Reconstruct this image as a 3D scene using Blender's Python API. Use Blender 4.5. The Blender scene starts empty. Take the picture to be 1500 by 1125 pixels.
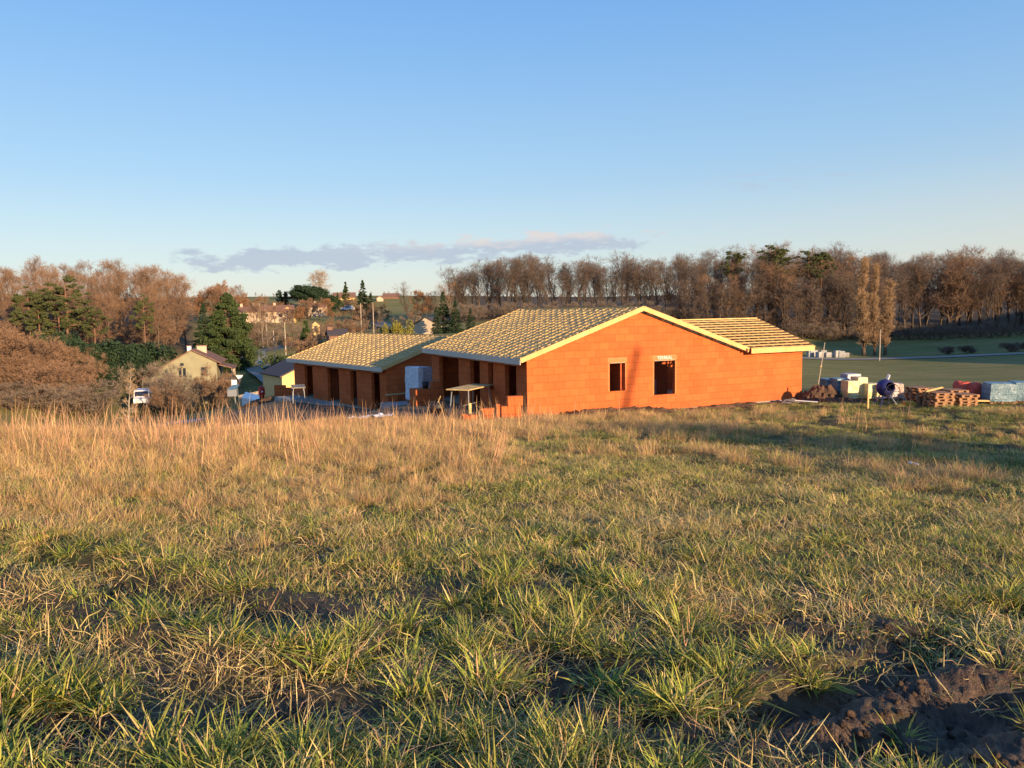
import bpy, math, random
import numpy as np
from mathutils import Matrix, Vector

# ------------------------------------------------------------------ camera
F = 1127.0; CAMZ = 4.53; ROLL = 0.0165
PITCH = math.atan((562.5 - 455.0) / F)
sc = bpy.context.scene
COL = sc.collection
cp, sp = math.cos(PITCH), math.sin(PITCH)
f_ = np.array([0, cp, -sp]); u0 = np.array([0, sp, cp]); r0 = np.array([1.0, 0, 0])
u_ = math.cos(ROLL) * u0 + math.sin(ROLL) * r0
r_ = math.cos(ROLL) * r0 - math.sin(ROLL) * u0
CAM = np.array([0, 0, CAMZ])
cam = bpy.data.cameras.new("camera")
camo = bpy.data.objects.new("camera", cam); COL.objects.link(camo)
cam.sensor_fit = 'HORIZONTAL'; cam.sensor_width = 36.0; cam.lens = 36.0 * F / 1500.0
cam.clip_start = 0.05; cam.clip_end = 6000
m = Matrix.Identity(4)
for i in range(3):
    m[i][0] = r_[i]; m[i][1] = u_[i]; m[i][2] = -f_[i]; m[i][3] = CAM[i]
camo.matrix_world = m
sc.camera = camo

def ray(px, py):
    return f_ + (px - 750.0) / F * r_ + (562.5 - py) / F * u_
def at(px, py, Z):
    d = ray(px, py); return CAM + d * (Z / d[1])

# ------------------------------------------------------------------ light
SUN_EL = math.radians(10.5); SUN_AZ = math.radians(38.0)      # azimuth to the right of straight behind
SUN = np.array([math.sin(SUN_AZ) * math.cos(SUN_EL), -math.cos(SUN_AZ) * math.cos(SUN_EL), math.sin(SUN_EL)])
sl = bpy.data.lights.new("sun", 'SUN'); sl.energy = 5.0; sl.angle = math.radians(0.5); sl.color = (1.0, 0.70, 0.40)
slo = bpy.data.objects.new("sun", sl); COL.objects.link(slo)
slo.rotation_euler = Vector(SUN).to_track_quat('Z', 'Y').to_euler()
sc.view_settings.view_transform = 'Standard'; sc.view_settings.look = 'None'
sc.cycles.max_bounces = 5; sc.cycles.diffuse_bounces = 3
EXPO = 0.92; sc.view_settings.exposure = EXPO; sc.view_settings.gamma = 1.0; sc.view_settings.use_curve_mapping = False

def N(nt, t, **kw):
    n = nt.nodes.new(t)
    for k, v in kw.items():
        if k.startswith('i_'):
            key = k[2:]
            key = int(key) if key.isdigit() else key.replace('_', ' ')
            n.inputs[key].default_value = v
        else:
            setattr(n, k, v)
    return n
def math_(nt, op, a, b=None, clamp=False):
    n = nt.nodes.new('ShaderNodeMath'); n.operation = op; n.use_clamp = clamp
    for i, x in enumerate((a, b)):
        if x is None: continue
        if isinstance(x, (int, float)): n.inputs[i].default_value = x
        else: nt.links.new(x, n.inputs[i])
    return n.outputs[0]
def mixc(nt, fac, a, b, mode='MIX'):
    n = nt.nodes.new('ShaderNodeMix'); n.data_type = 'RGBA'; n.blend_type = mode
    for s, x in ((n.inputs[0], fac), (n.inputs[6], a), (n.inputs[7], b)):
        if isinstance(x, (int, float)): s.default_value = x
        elif isinstance(x, tuple): s.default_value = (*x[:3], 1)
        else: nt.links.new(x, s)
    return n.outputs[2]
def ramp(nt, fac, lo, hi):
    n = nt.nodes.new('ShaderNodeMapRange'); n.interpolation_type = 'SMOOTHSTEP'
    n.inputs[1].default_value = lo; n.inputs[2].default_value = hi
    nt.links.new(fac, n.inputs[0]); return n.outputs[0]

w = bpy.data.worlds.new("World"); sc.world = w; w.use_nodes = True
nt = w.node_tree; nt.nodes.clear()
sky = N(nt, 'ShaderNodeTexSky', sky_type='NISHITA', sun_disc=False, sun_elevation=SUN_EL,
        sun_rotation=math.pi - SUN_AZ, altitude=100.0, air_density=1.0, dust_density=0.6, ozone_density=2.2)
tc = N(nt, 'ShaderNodeTexCoord'); sep = N(nt, 'ShaderNodeSeparateXYZ'); nt.links.new(tc.outputs['Generated'], sep.inputs[0])
az = math_(nt, 'ARCTAN2', sep.outputs[0], sep.outputs[1])            # 0 = straight ahead, + right
el = math_(nt, 'ARCSINE', sep.outputs[2])
# bank of low evening cumulus: a drifting line with puffs, noise in (azimuth, elevation)
line = math_(nt, 'ADD', math_(nt, 'MULTIPLY', az, 0.05), 0.0815)       # centre elevation of the bank
dy = math_(nt, 'SUBTRACT', el, line)
comb = N(nt, 'ShaderNodeCombineXYZ'); nt.links.new(math_(nt, 'MULTIPLY', az, 21.0), comb.inputs[0]); nt.links.new(math_(nt, 'MULTIPLY', el, 58.0), comb.inputs[1])
n1 = N(nt, 'ShaderNodeTexNoise', i_Scale=1.0, i_Detail=7.0, i_Roughness=0.6); nt.links.new(comb.outputs[0], n1.inputs[0])
band = math_(nt, 'SUBTRACT', 1.0, math_(nt, 'MULTIPLY', math_(nt, 'ABSOLUTE', dy), 42.0), True)
azm = math_(nt, 'MULTIPLY', ramp(nt, az, -0.43, -0.36), math_(nt, 'SUBTRACT', 1.0, ramp(nt, az, 0.08, 0.24)))
cov = math_(nt, 'MULTIPLY', band, azm)
dens = math_(nt, 'ADD', n1.outputs[0], math_(nt, 'MULTIPLY', cov, 0.34))
cl = math_(nt, 'MULTIPLY', ramp(nt, dens, 0.62, 0.76), ramp(nt, cov, 0.0, 0.25))
# two thin wisps to the right
n2 = N(nt, 'ShaderNodeTexNoise', i_Scale=1.6, i_Detail=5.0); comb2 = N(nt, 'ShaderNodeCombineXYZ')
nt.links.new(math_(nt, 'MULTIPLY', az, 9.0), comb2.inputs[0]); nt.links.new(math_(nt, 'MULTIPLY', el, 70.0), comb2.inputs[1]); nt.links.new(comb2.outputs[0], n2.inputs[0])
wm = math_(nt, 'SUBTRACT', 1.0, math_(nt, 'MULTIPLY', math_(nt, 'ABSOLUTE', math_(nt, 'SUBTRACT', el, 0.150)), 60.0), True)
wm = math_(nt, 'MULTIPLY', wm, math_(nt, 'MULTIPLY', ramp(nt, az, 0.22, 0.30), math_(nt, 'SUBTRACT', 1.0, ramp(nt, az, 0.38, 0.46))))
wisp = math_(nt, 'MULTIPLY', math_(nt, 'MULTIPLY', ramp(nt, n2.outputs[0], 0.47, 0.65), wm), 0.5)
warm = ramp(nt, math_(nt, 'ADD', dy, math_(nt, 'MULTIPLY', math_(nt, 'SUBTRACT', n1.outputs[0], 0.5), 0.05)), -0.004, 0.014)
warm = math_(nt, 'MULTIPLY', warm, ramp(nt, az, -0.24, -0.02))
SKYS = 0.13
SG = 1.0 / (SKYS * 2 ** EXPO)
cr = N(nt, 'ShaderNodeValToRGB'); cr.color_ramp.interpolation = 'B_SPLINE'
while len(cr.color_ramp.elements) < 6: cr.color_ramp.elements.new(0.5)
for e, (p_, c_) in zip(cr.color_ramp.elements, [(0.0, (.74, .71, .66)), (0.055, (.65, .71, .73)), (0.16, (.39, .615, .82)), (0.36, (.165, .42, .87)), (0.6, (.11, .33, .80)), (1.0, (.07, .22, .6))]):
    e.position = p_; e.color = (*c_, 1)
nt.links.new(math_(nt, 'DIVIDE', el, 1.0, True), cr.inputs[0])
clear = N(nt, 'ShaderNodeVectorMath', operation='SCALE'); clear.inputs['Scale'].default_value = SG; nt.links.new(cr.outputs[0], clear.inputs[0])
hor = math_(nt, 'SUBTRACT', 1.0, ramp(nt, el, 0.0, 0.22))
warmaz = math_(nt, 'MULTIPLY', hor, ramp(nt, az, 0.0, 1.1))
clearw = mixc(nt, math_(nt, 'MULTIPLY', warmaz, 0.8), clear.outputs[0], (.80 * SG, .70 * SG, .56 * SG))
skyc = N(nt, 'ShaderNodeMix', data_type='RGBA'); skyc.inputs[0].default_value = 0.80
nt.links.new(sky.outputs[0], skyc.inputs[6]); nt.links.new(clearw, skyc.inputs[7])
ccol = mixc(nt, warm, (.47 * SG, .53 * SG, .66 * SG), (.80 * SG, .70 * SG, .67 * SG))
withc = mixc(nt, math_(nt, 'MULTIPLY', cl, 0.75), skyc.outputs[2], ccol)
withc = mixc(nt, wisp, withc, (.52 * SG, .54 * SG, .68 * SG))
bg = N(nt, 'ShaderNodeBackground', i_Strength=SKYS); nt.links.new(withc, bg.inputs[0])
out = N(nt, 'ShaderNodeOutputWorld'); nt.links.new(bg.outputs[0], out.inputs[0])

rng = np.random.default_rng(7); random.seed(7)

# ------------------------------------------------------------------ terrain function
def _hash(ix, iy, s):
    n = (ix.astype(np.int64) * 374761393 + iy.astype(np.int64) * 668265263 + s * 982451653) & 0x7fffffff
    n = ((n ^ (n >> 13)) * 1274126177) & 0x7fffffff
    return ((n ^ (n >> 16)) & 0xffff) / 65535.0
def vnoise(x, y, s=0):
    ix = np.floor(x); iy = np.floor(y); fx = x - ix; fy = y - iy
    fx = fx * fx * (3 - 2 * fx); fy = fy * fy * (3 - 2 * fy)
    a = _hash(ix, iy, s); b = _hash(ix + 1, iy, s); c = _hash(ix, iy + 1, s); d = _hash(ix + 1, iy + 1, s)
    return (a * (1 - fx) + b * fx) * (1 - fy) + (c * (1 - fx) + d * fx) * fy
def fbm(x, y, s=0, o=4):
    t = 0.0; a = 0.5; k = 1.0
    for i in range(o):
        t = t + a * vnoise(x * k + 17.3 * i, y * k - 9.1 * i, s + i); a *= 0.5; k *= 2.03
    return t
def sstep(x, a, b):
    t = np.clip((x - a) / (b - a), 0, 1); return t * t * (3 - 2 * t)

CP = [(0,0,2.93),(-8,0,3.1),(8,0,2.75),(-20,0,3.5),(20,0,2.4),(0,-15,4.0),(-30,-20,5),(35,-15,2.6),(0,10,2.1),(0,20,1.15),(-10,20,1.35),
      (-18,21,1.5),(-28,22,1.6),(10,20,1.05),(20,22,0.75),(32,22,0.6),(0,26,0.6),(-8,27,0.35),(-20,28,0.0),(8,28,0.55),
      (0,31,0.15),(7,33.5,0.0),(14,36.6,-0.05),(-5,37,-0.1),(-5,42,-0.3),(6,44,-0.1),(-8,44,-1.2),(-14,43,-1.5),(-15.5,55,-1.35),(-10,52,-1.3),(-4,55,-1.3),(-24,52,-3.2),
      (20,36,-0.02),(27,38,0.0),(36,40,0.15),(20,50,-0.9),(32,58,-1.9),(48,58,-1.7),(6,60,-1.6),
      (-40,45,-4.0),(-30,75,-5.6),(-60,90,-8.4),(-12,75,-3.8),(-45,115,-9.0),(-80,118,-8.0)]
for px, py, Z in [(1300,548,90),(1490,543,90),(1200,527,130),(1490,518.5,130),(1200,500,178),(1490,494,178),(1440,452,262),(1200,450,300),
                  (900,440,330),(760,455,215),(1000,462,205),(650,465,215),(600,441,330),(590,470,230),(395,468,240),(467,462,285),(500,440,330),
                  (240,504,150),(60,500,155),(0,470,190),(150,470,190),(280,445,300),(100,440,300),(375,520,172),(365,531,150),(393,552,125),(335,523,150),(400,505,200),(320,440,330),
                  (205,592,118),(280,575,125),(60,572,110),(110,555,122),(450,500,170),(540,490,180),(650,490,130),(800,500,130),(1000,510,140),(700,520,85),(900,525,85)]:
    CP.append(tuple(at(px, py, Z)))
CP += [(-300,500,14),(0,520,13),(300,500,14),(500,250,10),(-500,250,12),(-250,60,-4),(250,0,6),(-200,-150,8),(200,-150,8),(0,-200,9),(0,900,18),(700,700,18),(-700,700,18)]
CP = np.array(CP)
def _U(r2): return np.where(r2 > 1e-9, r2 * np.log(r2 + 1e-12) * 0.5, 0.0)
_n = len(CP); _S = 100.0; _P = CP[:, :2] / _S
_A = np.zeros((_n + 3, _n + 3)); _d = ((_P[:, None] - _P[None]) ** 2).sum(-1)
_A[:_n, :_n] = _U(_d) + np.eye(_n) * 0.0006; _A[:_n, _n] = 1; _A[:_n, _n + 1:] = _P; _A[_n, :_n] = 1; _A[_n + 1:, :_n] = _P.T
_W = np.linalg.solve(_A, np.concatenate([CP[:, 2], [0, 0, 0]]))
def base_h(x, y):
    x = np.asarray(x, float); y = np.asarray(y, float); shp = x.shape
    q = np.stack([x.ravel(), y.ravel()], 1) / _S; o = np.empty(len(q))
    for i in range(0, len(q), 20000):
        b = q[i:i + 20000]; o[i:i + 20000] = _U(((b[:, None] - _P[None]) ** 2).sum(-1)) @ _W[:_n] + _W[_n] + b @ _W[_n + 1:]
    o = np.clip(o, -14, 26).reshape(shp)
    # unseen ridge added at the right to keep low sun off the valley meadow
    s = x + y; t = (x - y - 95.0) / 1.414
    o = o + sstep(s, 82, 150) * (1 - sstep(s, 420, 560)) * (8 + 15 * sstep(s, 120, 230)) * np.exp(-(t / 27.0) ** 2)
    return o

def gpt0(px, py):
    """pixel -> ground (x, y) on the smooth field"""
    d = ray(px, py); lo, hi = 1.0, 400.0
    ts = np.linspace(1.0, 60, 900); P = CAM[None] + d[None] * ts[:, None]
    below = P[:, 2] < base_h(P[:, 0], P[:, 1]); i = int(np.argmax(below)) if below.any() else len(ts) - 1
    return P[i, 0], P[i, 1]
# bare wet mud spots (px, py, half width m, half depth m, depth m)
MUD = [(*gpt0(a, b), rx, ry, dz) for a, b, rx, ry, dz in [
    (1390, 1000, 0.80, 0.42, 0.08), (1300, 935, 0.9, 0.26, 0.09), (1480, 1085, 0.8, 0.40, 0.05), (1180, 900, 0.36, 0.15, 0.07), (1215, 1035, 0.45, 0.24, 0.09), (1420, 900, 0.7, 0.22, 0.07), (1250, 1100, .5, .2, .05),
    (820, 985, 0.30, 0.30, 0.08), (440, 1055, 0.34, 0.2, 0.05), (415, 1000, 0.24, 0.12, 0.04), (70, 1080, 0.5, 0.22, 0.05), (150, 985, 0.3, 0.13, 0.03), (700, 1040, 0.4, 0.16, 0.05), (350, 905, 0.25, 0.12, 0.05), (280, 955, .2, .1, .03), (960, 1000, .4, .16, .04),
    (1010, 950, 0.35, 0.12, 0.04), (1110, 1085, 0.35, 0.12, 0.04), (560, 960, 0.28, 0.1, 0.04), (620, 1115, 0.3, 0.1, 0.04), (900, 1060, 0.25, 0.1, 0.04)]]
def mudmask(x, y):
    m = np.zeros_like(x)
    wob = (fbm(x * 5, y * 5, 40, 3) - 0.45) * 1.1
    for mx, my, rx, ry, dz in MUD:
        q = np.sqrt(((x - mx) / rx) ** 2 + ((y - my) / ry) ** 2) + wob
        m = np.maximum(m, 1 - sstep(q, 0.75, 1.15))
    return m
def seg_d(x, y, pts):
    best = np.full_like(x, 1e9)
    for (ax, ay), (bx, by) in zip(pts[:-1], pts[1:]):
        dx, dy = bx - ax, by - ay; L = dx * dx + dy * dy
        t = np.clip(((x - ax) * dx + (y - ay) * dy) / L, 0, 1)
        best = np.minimum(best, np.hypot(x - ax - t * dx, y - ay - t * dy))
    return best
RUT = [gpt0(a, b) for a, b in [(-60, 800), (90, 835), (230, 880), (330, 905), (420, 930)]]
RUT2 = [gpt0(a, b) for a, b in [(1560, 870), (1380, 935), (1250, 985), (1080, 1060)]]
RUT3 = [gpt0(a, b) for a, b in [(1600, 985), (1400, 1040), (1290, 1090), (1200, 1140)]]
def h(x, y):
    x = np.asarray(x, float); y = np.asarray(y, float)
    z = base_h(x, y)
    r = np.hypot(x, y)
    near = 1 - sstep(r, 14, 34)
    z = z + near * ((fbm(x * 0.55, y * 0.55, 3, 3) - 0.45) * 0.15 + (fbm(x * 2.3, y * 2.3, 9, 3) - 0.45) * 0.07)
    z = z + sstep(r, 15, 24) * (1 - sstep(r, 34, 40)) * sstep(x, 6, 12) * (fbm(x * 0.8, y * 1.2, 31, 3) - 0.45) * 0.5
    nn = r < 12
    if np.any(nn):
        xx, yy = x[nn], y[nn] if x.shape else y
        dz = np.zeros_like(xx)
        d = seg_d(xx, yy, RUT); dz += -0.15 * np.exp(-(d / 0.17) ** 2) + 0.07 * np.exp(-((d - 0.45) / 0.2) ** 2)
        for R in (RUT2, RUT3):
            d = seg_d(xx, yy, R); dz += -0.07 * np.exp(-(d / 0.15) ** 4) + 0.03 * np.exp(-((d - 0.3) / 0.12) ** 2) * (0.4 + fbm(xx * 9, yy * 9, 5, 3))
        mm = mudmask(xx, yy)
        dep = np.zeros_like(xx)
        for mx, my, rx, ry, dd in MUD:
            dep = np.maximum(dep, .7 * dd * np.exp(-(((xx - mx) / rx) ** 2 + ((yy - my) / ry) ** 2)))
        dz += -dep + mm * ((fbm(xx * 7, yy * 7, 77, 3) - 0.45) * 0.10 + np.abs(fbm(xx * 19, yy * 19, 79, 4) - 0.45) * 0.11 - .02)
        z = z.copy(); z[nn] += dz
    return z
def hz(x, y): return float(h(np.array([x]), np.array([y]))[0])
def gpt(px, py):
    x, y = gpt0(px, py); return np.array([x, y, hz(x, y)])
def gz(px, Z):
    """ground point under the pixel column px at depth Z"""
    d = ray(px, 500); x = CAM[0] + d[0] * Z / d[1]; return np.array([x, Z, hz(x, Z)])

# ------------------------------------------------------------------ materials
def newmat(name):
    mt = bpy.data.materials.new(name); mt.use_nodes = True; nt = mt.node_tree
    b = nt.nodes['Principled BSDF']; return mt, nt, b
def mat(name, c1, c2=None, scale=3.0, rough=0.8, spec=0.3, bump=0.0, bscale=40.0, metal=0.0, stretch=None, detail=4.0):
    mt, nt, b = newmat(name); c2 = c2 or tuple(x * 0.75 for x in c1)
    t = N(nt, 'ShaderNodeTexCoord'); src = t.outputs['Object']
    if stretch:
        mp = N(nt, 'ShaderNodeMapping'); mp.inputs['Scale'].default_value = stretch; nt.links.new(src, mp.inputs[0]); src = mp.outputs[0]
    n = N(nt, 'ShaderNodeTexNoise', i_Scale=scale, i_Detail=detail, i_Roughness=0.62); nt.links.new(src, n.inputs[0])
    nt.links.new(mixc(nt, ramp(nt, n.outputs[0], 0.3, 0.7), c1, c2), b.inputs['Base Color'])
    b.inputs['Roughness'].default_value = rough; b.inputs['Specular IOR Level'].default_value = spec; b.inputs['Metallic'].default_value = metal
    if bump:
        n3 = N(nt, 'ShaderNodeTexNoise', i_Scale=bscale, i_Detail=4.0); nt.links.new(src, n3.inputs[0])
        bp = N(nt, 'ShaderNodeBump', i_Strength=bump, i_Distance=0.03); nt.links.new(n3.outputs[0], bp.inputs['Height']); nt.links.new(bp.outputs[0], b.inputs['Normal'])
    return mt
def brickmat(name, c1, c2, c3, mort, bw=0.5, rh=0.314, mortar=0.006):
    mt, nt, b = newmat(name)
    uv = N(nt, 'ShaderNodeUVMap')
    br = N(nt, 'ShaderNodeTexBrick', i_Scale=1.0, offset=0.43); br.inputs['Brick Width'].default_value = bw; br.inputs['Row Height'].default_value = rh
    br.inputs['Mortar Size'].default_value = mortar; br.inputs['Mortar Smooth'].default_value = 0.4; br.inputs['Bias'].default_value = 0.0
    br.inputs['Color1'].default_value = (*c1, 1); br.inputs['Color2'].default_value = (*c2, 1); br.inputs['Mortar'].default_value = (*mort, 1)
    nd = N(nt, 'ShaderNodeTexNoise', i_Scale=1.7, i_Detail=2.0); nt.links.new(uv.outputs[0], nd.inputs[0])
    va = N(nt, 'ShaderNodeVectorMath', operation='SCALE'); va.inputs['Scale'].default_value = 0.035; nt.links.new(nd.outputs['Color'], va.inputs[0])
    vb = N(nt, 'ShaderNodeVectorMath', operation='ADD'); nt.links.new(uv.outputs[0], vb.inputs[0]); nt.links.new(va.outputs[0], vb.inputs[1])
    nt.links.new(vb.outputs[0], br.inputs['Vector'])
    n = N(nt, 'ShaderNodeTexNoise', i_Scale=0.9, i_Detail=6.0, i_Roughness=0.65); nt.links.new(uv.outputs[0], n.inputs[0])
    c = mixc(nt, math_(nt, 'MULTIPLY', ramp(nt, n.outputs[0], 0.35, 0.75), 0.35), br.outputs[0], c3)
    # splashed mud low on the wall: a stain of its own
    sx = N(nt, 'ShaderNodeSeparateXYZ'); nt.links.new(uv.outputs[0], sx.inputs[0])
    ns = N(nt, 'ShaderNodeTexNoise', i_Scale=14.0, i_Detail=5.0); nt.links.new(uv.outputs[0], ns.inputs[0])
    low = math_(nt, 'SUBTRACT', 1.0, ramp(nt, sx.outputs[1], 0.0, 1.0))
    st = ramp(nt, math_(nt, 'ADD', ns.outputs[0], math_(nt, 'MULTIPLY', low, 0.16)), 0.62, 0.74)
    c = mixc(nt, math_(nt, 'MULTIPLY', math_(nt, 'MULTIPLY', st, low), 0.55), c, (0.2, 0.085, 0.04))
    nt.links.new(c, b.inputs['Base Color']); b.inputs['Roughness'].default_value = 0.9; b.inputs['Specular IOR Level'].default_value = 0.15
    wv = N(nt, 'ShaderNodeTexWave', i_Scale=9.0, i_Distortion=0.6); nt.links.new(uv.outputs[0], wv.inputs[0])
    hgt = math_(nt, 'ADD', math_(nt, 'MULTIPLY', br.outputs['Fac'], -1.0), math_(nt, 'MULTIPLY', wv.outputs[0], 0.25))
    bp = N(nt, 'ShaderNodeBump', i_Strength=0.35, i_Distance=0.012); nt.links.new(hgt, bp.inputs['Height']); nt.links.new(bp.outputs[0], b.inputs['Normal'])
    return mt
M = {}
M['brick'] = brickmat('terracotta_block', (0.56, 0.136, 0.040), (0.46, 0.105, 0.031), (0.60, 0.165, 0.055), (0.24, 0.055, 0.022), mortar=0.009)
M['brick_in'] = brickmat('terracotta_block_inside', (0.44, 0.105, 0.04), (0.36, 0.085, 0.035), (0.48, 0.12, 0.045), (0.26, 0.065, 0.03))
M['lintel'] = mat('lintel_clay', (0.62, 0.21, 0.08), (0.54, 0.165, 0.06), 6)
M['wood'] = mat('fresh_timber', (0.68, 0.47, 0.20), (0.56, 0.37, 0.145), 2.0, 0.7, 0.3, stretch=(1, 1, 1))
M['wood2'] = mat('treated_batten', (0.66, 0.48, 0.215), (0.46, 0.325, 0.145), 5.0, 0.75)
M['fascia'] = mat('shaded_pale_timber', (0.62, 0.55, 0.46), (0.56, 0.49, 0.40), 3.0, 0.6)  # greyer copy of the timber, skylit shade put into the fascia colour
M['concrete'] = mat('concrete', (0.36, 0.33, 0.28), (0.25, 0.22, 0.18), 4, 0.9, 0.2, 0.3)
M['white'] = mat('white_paint', (0.78, 0.79, 0.82), (0.70, 0.71, 0.74), 6, 0.5)
M['sheet'] = mat('white_plastic', (0.75, 0.78, 0.85), (0.55, 0.58, 0.65), 5, 0.35)
M['glass'] = mat('dark_glass', (0.03, 0.035, 0.05), (0.02, 0.025, 0.04), 3, 0.08, 0.6)
M['rubber'] = mat('rubber', (0.02, 0.02, 0.02), None, 5, 0.9)
M['black'] = mat('black_plastic', (0.025, 0.025, 0.03), None, 5, 0.5)
M['steel'] = mat('galvanised_steel', (0.42, 0.44, 0.47), (0.3, 0.31, 0.33), 10, 0.45, 0.5, metal=0.6)
M['blue'] = mat('dark_blue_paint', (0.03, 0.035, 0.16), (0.025, 0.025, 0.10), 4, 0.5)
M['red'] = mat('red_paint', (0.42, 0.03, 0.025), (0.32, 0.02, 0.02), 4, 0.45)
M['redbag'] = mat('red_woven_plastic', (0.55, 0.10, 0.06), (0.40, 0.06, 0.04), 6, 0.55)
M['yellow'] = mat('yellow_panel', (0.75, 0.45, 0.08), (0.62, 0.36, 0.06), 3, 0.6)
M['pallet'] = mat('pallet_timber', (0.42, 0.23, 0.12), (0.30, 0.16, 0.085), 6, 0.85)
M['soil'] = mat('turned_soil', (0.15, 0.085, 0.05), (0.06, 0.038, 0.026), 2.2, 0.95, 0.2, 0.8, 14)
M['sand'] = mat('damp_sand', (0.20, 0.175, 0.15), (0.14, 0.12, 0.105), 3, 0.95, 0.2, 0.4)
M['asphalt'] = mat('asphalt', (0.30, 0.27, 0.235), (0.23, 0.21, 0.18), 0.8, 0.85)
M['gravel'] = mat('pale_gravel', (0.40, 0.40, 0.40), (0.28, 0.27, 0.26), 1.2, 0.95, 0.2, 0.4)
M['slate'] = mat('dark_tiles', (0.085, 0.07, 0.075), (0.05, 0.045, 0.05), 3.0, 0.8, stretch=(1, 6, 1))
M['tile'] = mat('clay_tiles', (0.24, 0.13, 0.09), (0.15, 0.085, 0.065), 2.5, 0.85)
M['cream'] = mat('dimmed_cream_render', (0.30, 0.28, 0.185), (0.25, 0.23, 0.15), 0.8, 0.9)  # farmhouse cream darkened so the colour stands in for shade
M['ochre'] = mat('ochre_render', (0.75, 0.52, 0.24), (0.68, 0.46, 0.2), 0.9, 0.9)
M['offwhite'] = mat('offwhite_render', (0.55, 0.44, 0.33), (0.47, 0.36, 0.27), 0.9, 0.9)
M['bark'] = mat('grey_brown_bark', (0.15, 0.105, 0.075), (0.085, 0.06, 0.045), 3, 0.95, 0.1)
M['bark_dark'] = mat('dark_bark', (0.115, 0.088, 0.072), (0.07, 0.054, 0.045), 3, 0.95, 0.1)
M['bark_pale'] = mat('pale_bark', (0.5, 0.42, 0.34), (0.3, 0.25, 0.2), 3, 0.9, 0.1)
M['bark_pine'] = mat('pine_bark', (0.24, 0.13, 0.085), (0.13, 0.08, 0.06), 3, 0.95, 0.1)
def twigmat(name, c1, c2):
    mt, nt, b = newmat(name)
    oi = N(nt, 'ShaderNodeObjectInfo')
    t = N(nt, 'ShaderNodeTexCoord'); n = N(nt, 'ShaderNodeTexNoise', i_Scale=0.6, i_Detail=2.0); nt.links.new(t.outputs['Object'], n.inputs[0])
    c = mixc(nt, math_(nt, 'ADD', math_(nt, 'MULTIPLY', oi.outputs['Random'], 0.7), math_(nt, 'MULTIPLY', ramp(nt, n.outputs[0], 0.3, 0.7), 0.3)), c1, c2)
    nt.links.new(c, b.inputs['Base Color']); b.inputs['Roughness'].default_value = 0.9; b.inputs['Specular IOR Level'].default_value = 0.1
    return mt
M['twig'] = twigmat('russet_twigs', (0.20, 0.125, 0.080), (0.27, 0.165, 0.105))
M['twig_dark'] = twigmat('dark_twigs', (0.135, 0.102, 0.085), (0.185, 0.135, 0.108))
M['twig_grey'] = twigmat('grey_twigs', (0.19, 0.15, 0.12), (0.25, 0.19, 0.14))
M['twig_rust'] = twigmat('rust_leaves', (0.30, 0.15, 0.075), (0.25, 0.14, 0.08))
M['twig_gold'] = twigmat('golden_twigs', (0.42, 0.28, 0.16), (0.36, 0.24, 0.14))
def leafmat(name, c1, c2, tr=0.25):
    mt, nt, b = newmat(name)
    t = N(nt, 'ShaderNodeTexCoord'); n = N(nt, 'ShaderNodeTexNoise', i_Scale=1.3, i_Detail=3.0); nt.links.new(t.outputs['Object'], n.inputs[0])
    oi = N(nt, 'ShaderNodeObjectInfo')
    c = mixc(nt, math_(nt, 'ADD', math_(nt, 'MULTIPLY', oi.outputs['Random'], 0.3), math_(nt, 'MULTIPLY', ramp(nt, n.outputs[0], 0.3, 0.7), 0.7)), c1, c2)
    nt.links.new(c, b.inputs['Base Color']); b.inputs['Roughness'].default_value = 0.75; b.inputs['Specular IOR Level'].default_value = 0.2
    return mt
M['conifer'] = leafmat('conifer_foliage', (0.030, 0.055, 0.020), (0.065, 0.090, 0.028))
M['evergreen'] = leafmat('dark_evergreen_foliage', (0.018, 0.040, 0.022), (0.040, 0.065, 0.028))
M['pine'] = leafmat('pine_needles', (0.060, 0.080, 0.030), (0.10, 0.105, 0.04))
M['yellowbush'] = leafmat('yellow_green_foliage', (0.16, 0.16, 0.03), (0.24, 0.20, 0.04))

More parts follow.
